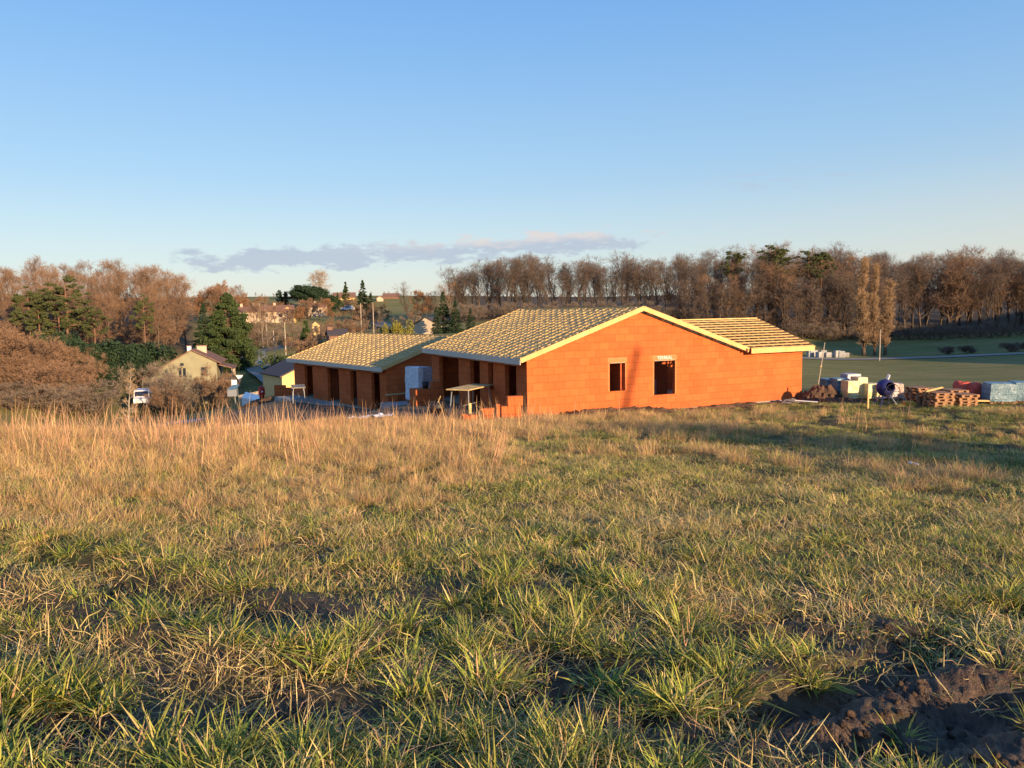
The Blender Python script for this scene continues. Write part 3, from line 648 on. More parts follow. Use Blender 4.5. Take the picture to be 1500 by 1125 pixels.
# scaffold trestle tables
def trestle(label, Mx, x, y, z, L, W_, H_, rz, m):
    t = thing('trestle_table', label, 'work table', wp(Mx, x, y, z), rz, 'site work tables')
    mb = MB(); 
    for k in range(4): mb.box(-L / 2, L / 2, -W_ / 2 + k * W_ / 4 + .006, -W_ / 2 + (k + 1) * W_ / 4 - .006, H_, H_ + .045)
    mb.build('table_top', m, t)
    for sx_ in (-1, 1):
        for sy_ in (-1, 1):
            mb = MB(); mb.tube([(sx_ * (L / 2 - .25), sy_ * W_ * .36, H_), (sx_ * (L / 2 - .12), sy_ * W_ * .44, 0)], .025, 8); mb.build('leg', M['steel'], t)
    mb = MB(); mb.tube([(-L / 2 + .17, 0, H_ * .45), (L / 2 - .17, 0, H_ * .45)], .02, 6); mb.build('stretcher', M['steel'], t)
    return t
trestle('tall plank work table with steel legs before the large house side wall', Am, -1.15, 3.2, -.1, 2.5, 1.1, 1.3, R1 + .7, M['wood2'])
trestle('pale plank table on thin legs outside the leftmost doorway of the lower house', Bm, -1.4, 9.6, -.05, 2.4, .9, 1.0, R2 + 1.2, M['concrete'])
t = thing('plank', 'horizontal pale scaffold plank resting on blocks before the lower house gable', 'plank', (*at(570, 560, 44.2)[:2], -1.2), R2)
mb = MB(); mb.box(-.2, 2.6, -.1, .1, .98, 1.04); mb.build('board', M['wood2'], t); mb = MB(); mb.box(.3, .5, -.1, .1, 0, .979); mb.build('support_block', M['brick'], t); mb = MB(); mb.box(2.2, 2.4, -.1, .1, 0, .979); mb.build('support_block', M['brick'], t)
# wrapped pallet packs
def wrapmat(name, c1, c2, band_c, tr=0.3):
    mt, nt, b = newmat(name); t = N(nt, 'ShaderNodeTexCoord')
    sx = N(nt, 'ShaderNodeSeparateXYZ'); nt.links.new(t.outputs['Object'], sx.inputs[0])
    n = N(nt, 'ShaderNodeTexNoise', i_Scale=3.0, i_Detail=6.0, i_Distortion=1.5); nt.links.new(t.outputs['Object'], n.inputs[0])
    rows = math_(nt, 'FRACT', math_(nt, 'MULTIPLY', sx.outputs[2], 4.6)); seam = math_(nt, 'LESS_THAN', rows, 0.13)
    c = mixc(nt, ramp(nt, n.outputs[0], 0.35, 0.65), c1, c2); c = mixc(nt, math_(nt, 'MULTIPLY', seam, 0.65), c, band_c)
    nt.links.new(c, b.inputs['Base Color']); b.inputs['Roughness'].default_value = 0.38; b.inputs['Specular IOR Level'].default_value = 0.5
    n2 = N(nt, 'ShaderNodeTexNoise', i_Scale=7.0, i_Detail=6.0, i_Distortion=2.0); nt.links.new(t.outputs['Object'], n2.inputs[0])
    bp = N(nt, 'ShaderNodeBump', i_Strength=0.8, i_Distance=0.04); nt.links.new(n2.outputs[0], bp.inputs['Height']); nt.links.new(bp.outputs[0], b.inputs['Normal'])
    return mt
M['wrap_blue'] = wrapmat('blue_wrapped_tiles', (0.075, 0.16, 0.22), (0.17, 0.28, 0.34), (0.05, 0.07, 0.10))
M['wrap_cream'] = wrapmat('cream_wrapped_blocks', (0.66, 0.52, 0.22), (0.72, 0.62, 0.36), (0.34, 0.38, 0.24))
M['wrap_grey'] = wrapmat('grey_wrapped_blocks', (0.36, 0.34, 0.38), (0.48, 0.46, 0.5), (0.22, 0.19, 0.2))
M['wrap_pink'] = wrapmat('dusty_wrapped_blocks', (0.42, 0.28, 0.24), (0.5, 0.36, 0.32), (0.25, 0.15, 0.14))
def wrapped_box(name, wx, wy, hh, m, parent, seed, z0=.14):
    n = 10; V = []; Q = []
    r = np.random.default_rng(seed)
    def face(o, a, b_):
        i = len(V)
        for p in range(n + 1):
            for q_ in range(n + 1): V.append(o + a * p / n + b_ * q_ / n)
        for p in range(n):
            for q_ in range(n): k = i + p * (n + 1) + q_; Q.append((k, k + n + 1, k + n + 2, k + 1))
    X, Y, Z = np.array([wx, 0, 0]), np.array([0, wy, 0]), np.array([0, 0, hh]); o = np.array([-wx / 2, -wy / 2, z0])
    face(o, X, Z); face(o + X, Y, Z); face(o + X + Y, -X, Z); face(o + Y, -Y, Z); face(o + Z, X, Y)
    V = np.array(V); c = np.array([0, 0, z0 + hh / 2])
    d = (V - c) / (np.array([wx, wy, hh]) / 2); rad = np.linalg.norm(d, axis=1)
    V = c + (V - c) * (1 - 0.035 * np.clip(rad - 1.25, 0, 1) / 0.4)[:, None]
    nz = fbm(V[:, 0] * 3 + V[:, 1] * 2.1 + seed * 3.1, V[:, 2] * 3 + V[:, 1] * 1.7, seed, 3) - .45
    V[:, :2] += (d[:, :2] / rad[:, None]) * nz[:, None] * .09; V[:, 2] += np.where(V[:, 2] > z0 + .9 * hh, nz * .06, 0)
    V[:, :2] *= (1 + .06 * (1 - (V[:, 2] - z0) / hh))[:, None]
    return npmesh(name, V, np.array(Q), m, parent, smooth=True)
def pallet_mesh(w=.8, d=.9, name='pallet', z=0.0):
    mb = MB()
    for k in range(3): mb.box(-w / 2, w / 2, -d / 2 + k * (d - .1) / 2, -d / 2 + .1 + k * (d - .1) / 2, z, z + .02)
    for i in range(3):
        for k in range(3): mb.box(-w / 2 + i * (w - .12) / 2, -w / 2 + .12 + i * (w - .12) / 2, -d / 2 + k * (d - .1) / 2, -d / 2 + .1 + k * (d - .1) / 2, z + .021, z + .1)
    for k in range(7): x0 = -w / 2 + k * (w - .1) / 6; mb.box(x0, x0 + .1, -d / 2, d / 2, z + .101, z + .122)
    return mb
def pack(label, px, Z, wx, wy, hh, m, rz, seed, z=None, tilt=0.0):
    p = gz(px, Z); t = thing('wrapped_pallet', label, 'wrapped pallet', (p[0], p[1], p[2] - .02 if z is None else z), 0, 'wrapped pallets of building material', rot=(tilt, 0, rz))
    wrapped_box('wrapped_load', wx, wy, hh, m, t, seed); o = pallet_mesh(wx * .98, wy * .98).build('pallet_base', M['pallet'], t); return t
pack('blue wrapped pallet half hidden behind the dirt heap, leftmost of its row', 1216, 38.6, .62, .8, .88, M['wrap_blue'], .1, 1)
pk = pack('blue wrapped pallet bearing a small white sheet beside the cream wrapped one', 1231, 37.9, .66, .8, .94, M['wrap_blue'], .1, 2)
mb = MB(); mb.box(-.1, .02, -.455, -.447, .32, .5); mb.build('paper_label', M['white'], pk)
pack('grey wrapped pallet showing its top over the cream wrapped one', 1247, 38.7, .74, .7, 1.12, M['wrap_grey'], .15, 3)
pack('tall sunlit cream wrapped pallet leaning beside the dark gap', 1260, 37.2, .5, .7, 1.02, M['wrap_cream'], .12, 4)
pack('shorter sunlit cream wrapped pallet next to the blue ones', 1246, 37.0, .5, .7, .86, M['wrap_cream'], .08, 14)
pack('low cream wrapped pallet with greenish bands left of the cement mixer', 1276, 36.8, .5, .7, .72, M['wrap_cream'], .05, 5)
pack('narrow cream wrapped pallet partly behind the cement mixer drum', 1288, 36.6, .42, .7, .70, M['wrap_cream'], .0, 6)
pack('dusty pinkish wrapped pallet right of the cement mixer', 1307, 36.6, .52, .7, .74, M['wrap_pink'], -.1, 7)
pack('slim pinkish wrapped pallet at the right end of the row by the mixer', 1319, 36.8, .24, .7, .70, M['wrap_pink'], -.16, 8)
pack('pale blue wrapped pallet with ragged film near the right edge of the photo', 1466, 33.6, 1.02, .9, .80, M['wrap_blue'], -.15, 9)
pack('blue wrapped pallet torn open over red bricks, cut by the right edge of the photo', 1503, 33.6, 1.0, .9, .82, M['wrap_blue'], -.2, 10)
p = gz(1484, 33.9); t = thing('timber_offcut', 'cream sunlit board standing between the two blue wrapped pallets', 'board', p, 0); mb = MB(); mb.box(-.07, .07, -.03, .03, 0.35, .92); mb.build('board', M['wrap_cream'], t); mb = MB(); mb.box(-.05, .05, -.02, .02, 0, .349); mb.build('foot_block', M['wood'], t)
# torn wrap / red bricks at the edge
t = thing('wrapped_pallet', 'tall plastic wrapped pallet of small bricks against the lower house gable', 'wrapped pallet', (*at(615, 560, 43.8)[:2], -.6), R2 + .12, 'wrapped pallets of building material')
wrapped_box('wrapped_load', 1.0, 1.15, 1.9, M['wrap_grey'], t, 21); wrapped_box('loose_film', .34, 1.22, 1.93, M['sheet'], t, 22).location = (-.42, -.02, 0); pallet_mesh(1.0, 1.15).build('pallet_base', M['pallet'], t)
# stack of bare blocks with a bucket
p = wp(Am, -1.15, 9.0, -.25); t = thing('block_stack', 'square stack of shaded terracotta blocks carrying a black bucket', 'block stack', p, R1)
for zz in range(3):
    for k in range(3):
        mb = MB(); mb.box(-.75 + k * .5 + .004, -.25 + k * .5 - .004, -.5, .5, zz * .314, zz * .314 + .308); mb.build('block', M['brick'], t)
mb = MB(); mb.box(.3, .72, -.2, .3, .946, 1.25); mb.build('block', M['brick'], t)
bk = thing('bucket', 'black builders bucket on top of the terracotta block stack', 'bucket', (p[0] - .05, p[1] - .1, p[2] + .944))
mb = MB(); mb.lathe([(0, 0), (.13, 0), (.18, .34), (.165, .34), (.12, .02), (0, .02)], 20); mb.build('bucket_body', M['black'], bk, smooth=True); mb = MB(); mb.tube([(.18 * math.cos(a), .02, .33 - .17 * math.sin(a)) for a in np.linspace(0, math.pi, 12)], .008, 5); mb.build('handle', M['steel'], bk)
def blocks(label, px, Z, n, rz, tall=False, z=None):
    p = gz(px, Z); t = thing('block_pile', label, 'block pile', (p[0], p[1], p[2] if z is None else z), rz)
    for (x0, y0, z0, wx, wy, wz) in n:
        mb = MB(); mb.box(x0, x0 + wx, y0, y0 + wy, z0, z0 + wz); o = mb.build('block', M['brick'], t)
    return t
blocks('sunlit pile of upright terracotta blocks with one laid on top by the house corner', 748, 29.4, [(-.45, -.2, 0, .24, .3, .62), (-.19, -.2, 0, .26, .3, .62), (.09, -.2, 0, .24, .3, .62), (-.2, -.2, .624, .6, .32, .36), (-.62, -.1, 0, .12, .2, .7)], .25)
t = blocks('single sunlit terracotta block standing in the grass under the work table', 712, 29.0, [(-.2, -.15, 0, .42, .3, .5), (-.26, -.15, .505, .5, .3, .06)], .2)
t = blocks('low sunlit orange block with an upright timber offcut stuck in it', 686, 28.6, [(-.3, -.2, 0, .55, .35, .34), (-.35, -.2, .345, .2, .35, .05)], .35)
mb = MB(); mb.box(-.04, .06, -.02, .05, .4, .78); mb.build('timber_offcut', M['wood'], t)
t = thing('steel_drum', 'dark tub with a pale stick under the plank work table', 'tub', onground(wp(Am, -2.3, 4.4)), 0); mb = MB(); mb.lathe([(0, 0), (.3, 0), (.38, .5), (.36, .5), (.28, .03), (0, .03)], 20); mb.build('tub_body', M['black'], t, smooth=True); mb = MB(); mb.tube([(-.1, -.1, .1), (.2, -.3, .8)], .02, 6); mb.build('stick', M['wood2'], t)
# props and clutter inside the big house
t = thing('timber_prop', 'thin timber prop leaning behind the wider gable window', 'prop', wp(Am, 6.75, 1.4)); t.rotation_euler = (0, 0, R1); mb = MB(); mb.beam((-.2, 0, 0), (.18, .1, 2.45), .05, .06); mb.build('prop_shaft', M['wood2'], t); mb = MB(); mb.box(-.3, -.1, -.1, .1, 0, .03); mb.build('foot_plate', M['steel'], t)
t = thing('tool_chest', 'dark box of tools seen through the wider gable window', 'box', wp(Am, 7.1, 1.6), R1); mb = MB(); mb.box(-.4, .2, -.3, .3, 0, 1.05); mb.build('box_body', M['black'], t, bevel=.02); mb = MB(); mb.box(.25, .45, -.1, .1, .0, 1.2); mb.build('side_can', M['steel'], t)
t = thing('timber_rail', 'horizontal timber rail behind the narrow gable window', 'rail', wp(Am, 4.2, 1.0), R1); mb = MB(); mb.box(-.6, .55, -.04, .04, 1.78, 1.86); mb.build('rail', M['wood2'], t)
for s_ in (-.55, .5): mb = MB(); mb.box(s_ - .03, s_ + .03, -.03, .03, 0, 1.779); mb.build('leg', M['wood2'], t)
pp = wp(Am, 1.6, 2.2); t = thing('wrapped_pallet', 'grey wrapped pallet inside the doorway nearest the sunlit house corner', 'wrapped pallet', pp, R1, 'wrapped pallets of building material'); wrapped_box('wrapped_load', 1.0, 1.0, 1.15, M['wrap_grey'], t, 31); pallet_mesh(1, 1).build('pallet_base', M['pallet'], t)
# dirt heap at the right corner of the house
def heap(name, label, cat, c, rx, ry, hh, rz, seed, m, clod=.2, group=None):
    n = 70; U, W_ = np.meshgrid(np.linspace(-1, 1, n), np.linspace(-1, 1, n), indexing='ij')
    X, Y = U * rx, W_ * ry; r = np.sqrt(U ** 2 + W_ ** 2)
    ca, sa = math.cos(rz), math.sin(rz); WX, WY = c[0] + ca * X - sa * Y, c[1] + sa * X + ca * Y
    lump = np.abs(fbm(X * 3.7 + seed, Y * 3.1 + .8 * X, seed, 5) - .46) * 2.2 + (fbm(X * 6, Y * 6, seed + 5, 3) - .45) * .5
    Zh = hh * (1 - sstep(r, .0, 1.0)) ** .8 * (1 + (fbm(U * 2.5 + 3, W_ * 2.5, seed + 2, 3) - .45) * .9) + clod * lump * (1 - sstep(r, .75, 1.0))
    ZZ = h(WX, WY) + Zh - .06 - .25 * sstep(r, .9, 1.2)
    V = np.stack([WX.ravel(), WY.ravel(), ZZ.ravel()], 1); a, b2 = np.meshgrid(np.arange(n - 1), np.arange(n - 1), indexing='ij'); qd = np.stack([a * n + b2, (a + 1) * n + b2, (a + 1) * n + b2 + 1, a * n + b2 + 1], -1).reshape(-1, 4)
    V -= np.array([c[0], c[1], 0])
    o = npmesh(name, V, qd, m); o.location = (c[0], c[1], 0); return tag(o, label, cat, group)
heap('dirt_heap', 'tall heap of brown earth clods beside the right corner of the orange house', 'heap', gz(1203, 37.4), 1.35, .9, .80, .05, 11, M['soil'], .38)
heap('dirt_heap', 'long low tail of brown earth running from the heap towards the mixer', 'heap', gz(1232, 36.2), 1.5, .8, .26, -.1, 12, M['soil'], .15)
heap('dirt_heap', 'dark spoil bank along the foot of the sunlit gable wall', 'heap', gz(915, 31.8), 4.6, .7, .32, .36, 13, M['soil'], .16)
heap('dirt_heap', 'dark spoil bank by the foundation at the right of the gable', 'heap', gz(1075, 34.9), 2.6, .6, .22, .42, 16, M['soil'], .14)
heap('dirt_heap', 'dark mound of earth in front of the red hydrant', 'heap', gz(382, 58), 3.0, 1.2, .55, .1, 17, M['soil'], .2)
heap('sand_heap', 'flat grey sand pile at the right end of the house foundation', 'heap', gz(1158, 36.4), .85, .45, .24, .42, 18, M['sand'], .04)
# cement mixer
mx = gz(1299, 33.6); t = thing('cement_mixer', 'dark blue cement mixer with its drum mouth facing the field', 'cement mixer', mx, .1, scale=.82)
RM = Matrix.Translation((0, 0, 1.02)) @ Matrix.Rotation(math.radians(78), 4, 'X')
mb = MB(); mb.lathe([(0, -.42), (.28, -.42), (.46, -.12), (.46, .12), (.27, .46), (.25, .46), (.43, .1), (.43, -.1), (.26, -.38), (0, -.38)], 26, RM); mb.build('drum', M['blue'], t, smooth=True)
RW = Matrix.Translation((.12, -.5, .86)) @ Matrix.Rotation(math.radians(84), 4, 'X')
mb = MB(); mb.tube([tuple(RW @ Vector((.40 * math.cos(a), .40 * math.sin(a), 0))) for a in np.linspace(0, 2 * math.pi, 33)], .02, 6, False)
for k in range(5): a = k * 2 * math.pi / 5; mb.tube([tuple(RW @ Vector((0, 0, 0))), tuple(RW @ Vector((.4 * math.cos(a), .4 * math.sin(a), 0)))], .013, 5)
mb.build('tilting_wheel', M['black'], t)
for sx_ in (-1, 1):
    for sy_ in (-1, 1): mb = MB(); mb.tube([(sx_ * .16, sy_ * .12, .68), (sx_ * .52, sy_ * .42, 0)], .03, 8); mb.build('leg', M['steel'] if sx_ > 0 else M['blue'], t)
mb = MB(); mb.tube([(-.5, -.05, 1.0), (-.5, 0, .5), (.5, 0, .5), (.5, -.05, 1.0)], .035, 8); mb.build('yoke', M['blue'], t)
mb = MB(); mb.box(.34, .66, -.1, .4, .5, .9); mb.build('motor_housing', M['wrap_grey'], t, bevel=.04)
mb = MB(); mb.beam((.05, 0, 1.35), (.12, -.1, 1.72), .1, .12); mb.build('paddle', M['white'], t)
t = thing('survey_stake', 'thin pale wooden stake standing in the grass left of the mixer', 'stake', gz(1274, 32.6)); mb = MB(); mb.box(-.03, .03, -.03, .03, -.1, .72); mb.build('stake_shaft', M['wood'], t); mb = MB(); mb.quad([(-.03, -.03, .72), (.03, -.03, .72), (0, 0, .76)]); mb.quad([(.03, -.03, .72), (.03, .03, .72), (0, 0, .76)]); mb.quad([(.03, .03, .72), (-.03, .03, .72), (0, 0, .76)]); mb.quad([(-.03, .03, .72), (-.03, -.03, .72), (0, 0, .76)]); mb.build('stake_point', M['wood'], t)
def boards(name, label, cat, px, Z, L, n, rz, m, tilt=0.0, z=0.0, w_=.12, th_=.06):
    p = gz(px, Z); t = thing(name, label, cat, (p[0], p[1], p[2] + z), rot=(0, tilt, rz))
    for k in range(n): mb = MB(); mb.box(-L / 2 + .05 * (k % 2), L / 2 - .04 * (k % 3), -w_ / 2 + .01 * (k % 2), w_ / 2, k * (th_ + .004), k * (th_ + .004) + th_); mb.build('board', m, t)
    return t
boards('board_stack', 'small stack of bright yellow formwork panels on the earth beside the mixer', 'boards', 1335, 33.6, .5, 3, -.1, M['yellow'], 0, .04, .4, .05)
boards('loose_board', 'short white board lying on the earth by the right house corner', 'boards', 1183, 35.6, 1.0, 1, -.35, M['white'], .05, .1, .12, .03)
# stacked empty pallets
pal_n = 0
def pstack(px, Z, n, rz, labels, tilt=0.0, seed=1):
    r = random.Random(seed); p = gz(px, Z)
    for k in range(n):
        t = tag(pallet_mesh().build('pallet', M['pallet']), labels.replace('empty', ('topmost' if k == n - 1 else ['lowest', 'second lowest', 'third lowest', 'fourth lowest', 'fifth lowest'][k]) + ' empty', 1), 'pallet', 'empty timber pallets stacked on the grass')
        t.location = (p[0] + r.uniform(-.05, .05) + tilt * k * .1, p[1] + r.uniform(-.05, .05), p[2] + .02 + k * .126); t.rotation_euler = (0, 0, rz + r.uniform(-.05, .05))
pstack(1351, 34.0, 6, .1, 'weathered empty pallet in the tall dark stack right of the yellow panels', 0, 3)
pstack(1377, 32.6, 5, .05, 'empty pallet in the sunlit middle stack', .2, 4)
pstack(1400, 34.0, 5, .0, 'empty pallet in the stack behind and right of the sunlit middle one', .0, 5)
pstack(1412, 32.8, 4, .06, 'empty pallet in the low right stack before the red bags', .15, 6)
boards('loose_board', 'sunlit plank lying askew on top of the middle pallet stack', 'boards', 1371, 32.7, .8, 2, .1, M['wood'], -.2, .74, .12, .03)
boards('loose_board', 'long pale plank at the foot of the red bags', 'boards', 1436, 33.2, 1.0, 2, .05, M['wood'], .03, .15, .16, .03)
def bag(label, px, Z, wx, hh, seed, z=0.0):
    p = gz(px, Z); n = 18; U, W_ = np.meshgrid(np.linspace(0, math.pi, n), np.linspace(0, 2 * math.pi, 2 * n, endpoint=False), indexing='ij')
    sg = lambda a, e: np.sign(a) * np.abs(a) ** e
    X = sg(np.sin(U), .5) * sg(np.cos(W_), .6) * wx / 2; Y = sg(np.sin(U), .5) * sg(np.sin(W_), .6) * wx * .38; Z_ = hh / 2 + sg(np.cos(U), .7) * hh / 2
    nz = fbm(X * 3 + seed, Y * 3 + Z_ * 2, seed, 3) - .45; X *= 1 + nz * .35; Y *= 1 + nz * .35; Z_ *= 1 + nz * .5
    V = np.stack([X.ravel(), Y.ravel(), Z_.ravel()], 1); a, b2 = np.meshgrid(np.arange(n - 1), np.arange(2 * n), indexing='ij'); c2 = (b2 + 1) % (2 * n)
    o = npmesh('bulk_bag', V, np.stack([a * 2 * n + b2, (a + 1) * 2 * n + b2, (a + 1) * 2 * n + c2, a * 2 * n + c2], -1).reshape(-1, 4), M['redbag'], smooth=True)
    o.location = (p[0], p[1], p[2] + z); return tag(o, label, 'bag', 'red bulk bags')
bag('red bulk bag lying behind the low right pallet stack', 1415, 35.0, .85, .95, 1); bag('red bulk bag with a pointed ear next to the blue wrapped pallet', 1433, 34.6, .75, .82, 2)
# leaning pole by the dirt heap
t = thing('timber_pole', 'thin leaning wooden pole stuck in the top of the dirt heap', 'pole', gz(1197, 37.8), rot=(0, .13, 0)); mb = MB(); mb.tube([(0, 0, 0), (0, 0, 1.3), (.01, 0, 2.85)], [.03, .027, .02], 8); mb.build('pole_shaft', M['bark_pale'], t); mb = MB(); mb.tube([(-.04, 0, 1.65), (.04, 0, 1.65)], .04, 8); mb.build('collar', M['wood2'], t)
# white sheets lying at the field edge
def sheet(label, px, Z, L, Wd, rz, seed):
    p = gz(px, Z); n = 26; U, W_ = np.meshgrid(np.linspace(-.5, .5, n), np.linspace(-.5, .5, n), indexing='ij'); ca, sa = math.cos(rz), math.sin(rz)
    r = np.hypot(U, W_); wob = 1 + .5 * (fbm(U * 4 + seed, W_ * 4, seed, 2) - .45); X, Y = U * L * wob, W_ * Wd * wob; WX, WY = p[0] + ca * X - sa * Y, p[1] + sa * X + ca * Y
    Z_ = h(WX, WY) + .05 + .5 * np.abs(fbm(X * 3 + seed, Y * 3, seed, 3) - .45); V = np.stack([WX.ravel(), WY.ravel(), Z_.ravel()], 1); a, b2 = np.meshgrid(np.arange(n - 1), np.arange(n - 1), indexing='ij')
    o = npmesh('plastic_sheet', V, np.stack([a * n + b2, (a + 1) * n + b2, (a + 1) * n + b2 + 1, a * n + b2 + 1], -1).reshape(-1, 4), M['sheet']); sd = o.modifiers.new('thickness', 'SOLIDIFY'); sd.thickness = .004
    return tag(o, label, 'sheet', 'crumpled plastic sheets on the ground')
sheet('crumpled white plastic sheet on the ground beyond the tall grass, left one', 335, 37.5, 2.2, .9, .05, 3)
sheet('crumpled white plastic sheet lying in front of the lower house doors', 540, 33.5, 1.9, .8, .1, 5)
sheet('tiny scrap of white plastic lying alone on the mown green patch', 1343, 13.6, .16, .1, .2, 7)
t = slab('concrete_apron', 'pale concrete apron beside the red hydrant below the lane', 'slab', [tuple(gz(a, b)[:2]) for a, b in [(350, 66), (377, 63), (379, 67), (356, 71)]], -5.5, -2.55, M['sheet'])
#@@FAR
# ------------------------------------------------------------------ hydrant, signs, poles, vehicles
p = gz(380, 60); t = thing('fire_hydrant', 'red fire hydrant standing on the mound by the lane junction', 'hydrant', (p[0], p[1], at(380, 578, 60)[2] - .25))
mb = MB(); mb.lathe([(0, -.4), (.2, -.4), (.2, .2), (.24, .25), (.24, .72), (.2, .84), (.1, .93), (0, .95)], 20); mb.build('hydrant_body', M['red'], t, smooth=True); mb = MB(); mb.lathe([(0, 0), (.07, 0), (.07, .1), (0, .1)], 12, Matrix.Translation((.1, -.2, .5)) @ Matrix.Rotation(math.pi / 2, 4, 'X')); mb.build('outlet_cap', M['white'], t)
def pole(label, px, Z, hh, r=.11, lean=0.0, arm=True, m='bark_pale'):
    p = gz(px, Z); t = thing('utility_pole', label, 'utility pole', p, rot=(0, lean, 0), group='utility poles'); mb = MB(); mb.tube([(0, 0, -.3), (0, 0, hh)], [r, r * .7], 8); mb.build('pole_shaft', M[m], t)
    if arm:
        mb = MB(); mb.box(-.5, .5, -.05, .05, hh - .45, hh - .35); mb.build('crossarm', M['bark'], t)
    return t
pole('pole at the roadside left of the low meadow bushes, nearest the poplars', 1289, 127, 5.2, .10, .01)
pole('pole on the green slope below the sunlit far bungalow', 418, 150, 7.2, .12)
pole('pole standing behind the lower house roof under the hill lane', 548, 175, 7, .11, 0, False)
pole('pole in front of the dark ivy clad conifer', 530, 190, 8, .13)
pole('slim pole beside the lane bend next to the thin birches', 401, 128, 7.0, .09, 0, False)
tp_ = pole('leaning site pole whose shadow falls on the gable', 1500, 24, 12.8, .2, .3, False); tp_.location = (41.4, -17.2, hz(41.4, -17.2))
def sign(px, py, Z, label, kind):
    p = gz(px, Z); z = at(px, py, Z)[2]; t = thing('road_sign', label, 'sign', p); mb = MB(); mb.tube([(0, .03, -.2), (0, .03, z - p[2])], .04, 8); mb.build('sign_post', M['steel'], t)
    zc = z - p[2]; mb = MB()
    if kind == 'yield':
        for y0, k, mm in ((0, 1.0, 'white'),):
            T_ = [(-.55, zc + .35), (.55, zc + .35), (0, zc - .6)]; mb.quad([(a, -.01, b) for a, b in T_][::-1]); mb.quad([(a, .01, b) for a, b in T_]); 
            for i in range(3): (a, b), (c_, d_) = T_[i], T_[(i + 1) % 3]; mb.quad([(a, -.01, b), (c_, -.01, d_), (c_, .01, d_), (a, .01, b)])
        mb.build('sign_plate', M['white'], t)
    elif kind == 'round': mb.lathe([(0, 0), (.45, 0), (.45, .05), (0, .08)], 20, Matrix.Translation((0, -.02, zc)) @ Matrix.Rotation(math.pi / 2, 4, 'X')); mb.build('mirror_disc', M['white'], t)
    else: mb.box(-.35, .35, -.03, .02, zc - .4, zc + .4); mb.build('sign_plate', M['white'], t)
    return t
sign(348, 553, 112, 'white triangular give way sign at the mouth of the lane', 'yield')
sign(340, 561, 100, 'small white square sign plate left of the give way sign', 'box')
sign(379.5, 530, 135, 'white round traffic mirror on the right verge of the lane', 'round')
def fence(label, a, b, n, hh, m, solid=False):
    t = thing('garden_fence', label, 'fence', a); a = np.array(a); b = np.array(b)
    for k in range(n): 
        q_ = a + (b - a) * k / (n - 1) - a; z = hz(a[0] + q_[0], a[1] + q_[1]) - a[2]; mb = MB(); mb.box(q_[0] - .06, q_[0] + .06, q_[1] - .03, q_[1] + .03, z - .2, z + hh); mb.build('post', m, t)
    mb = MB(); e = b - a; mb.beam((0, 0, hh * .8), (e[0], e[1], hz(b[0], b[1]) - a[2] + hh * .8), .03, .1); mb.beam((0, 0, hh * .35), (e[0], e[1], hz(b[0], b[1]) - a[2] + hh * .35), .03, .1); mb.build('rails', m, t); return t
fence('greenish picket fence beside the lane below the give way sign', gz(346, 92), gz(374, 92), 14, 1.3, M['bark_pale'])
fence('pale wire fence posts in the shaded meadow at the far left', gz(-4, 112), gz(62, 108), 12, 2.0, M['steel'])
def vehicle(name, label, cat, px, Z, rz, L, Wd, H_, m, kind, z=None):
    p = gz(px, Z); t = thing(name, label, cat, (p[0], p[1], p[2] if z is None else z), rz)
    if kind == 'van': prof = [(-L / 2, .4), (-L / 2, H_ * .97), (-L / 2 + .1, H_), (L * .28, H_), (L * .40, H_ * .58), (L / 2, H_ * .48), (L / 2, .4)]
    else: prof = [(-L / 2, .32), (-L / 2, H_ * .62), (-L * .40, H_ * .7), (-L * .28, H_), (L * .12, H_), (L * .27, H_ * .66), (L / 2, H_ * .55), (L / 2, .32)]
    mb = MB(); n = len(prof); mb.quad([(x, -Wd / 2, z_) for x, z_ in prof]); mb.quad([(x, Wd / 2, z_) for x, z_ in prof][::-1])
    for i in range(n): (xa, za), (xb, zb) = prof[i], prof[(i + 1) % n]; mb.quad([(xa, -Wd / 2, za), (xa, Wd / 2, za), (xb, Wd / 2, zb), (xb, -Wd / 2, zb)])
    mb.build('body', m, t, bevel=.06)
    gl = [(L * .30, H_ * .93), (L * .395, H_ * .62)] if kind == 'van' else [(L * .14, H_ * .96), (L * .26, H_ * .69)]
    mb = MB(); (xa, za), (xb, zb) = gl; mb.quad([(xb + .02, -Wd * .43, zb), (xb + .02, Wd * .43, zb), (xa + .03, Wd * .43, za), (xa + .03, -Wd * .43, za)]); mb.build('windscreen', M['glass'], t)
    for s_ in (-1, 1):
        mb = MB(); x0, x1 = (L * .12, L * .3) if kind == 'van' else (-L * .26, L * .14); mb.box(x0, x1, s_ * (Wd / 2 + .003) - .004, s_ * (Wd / 2 + .003) + .004, H_ * .62, H_ * .9); mb.build('side_window', M['glass'], t)
        for xx in (-L * .3, L * .32):
            mb = MB(); mb.lathe([(0, -.1), (.2, -.1), (.33, -.1), (.33, .1), (.2, .1), (0, .1)], 18, Matrix.Translation((xx, s_ * (Wd / 2 - .08), .33)) @ Matrix.Rotation(math.pi / 2, 4, 'X')); wh = mb.build('wheel', M['rubber'], t); mb = MB(); mb.lathe([(0, -.104), (.19, -.104), (.19, .104), (0, .104)], 14, Matrix.Translation((xx, s_ * (Wd / 2 - .08), .33)) @ Matrix.Rotation(math.pi / 2, 4, 'X')); mb.build('rim', M['steel'], wh)
        mb = MB(); mb.box(L / 2 - .02, L / 2 + .02, s_ * Wd * .36 - .16, s_ * Wd * .36 + .16, H_ * .36, H_ * .45); mb.build('headlight', M['sheet'], t)
    return t
vehicle('parked_van', 'white van facing the field beyond the tall grass', 'van', 205, 108, -math.pi / 2 + .32, 4.8, 2.0, 2.1, M['white'], 'van', z=at(205, 592, 108)[2])

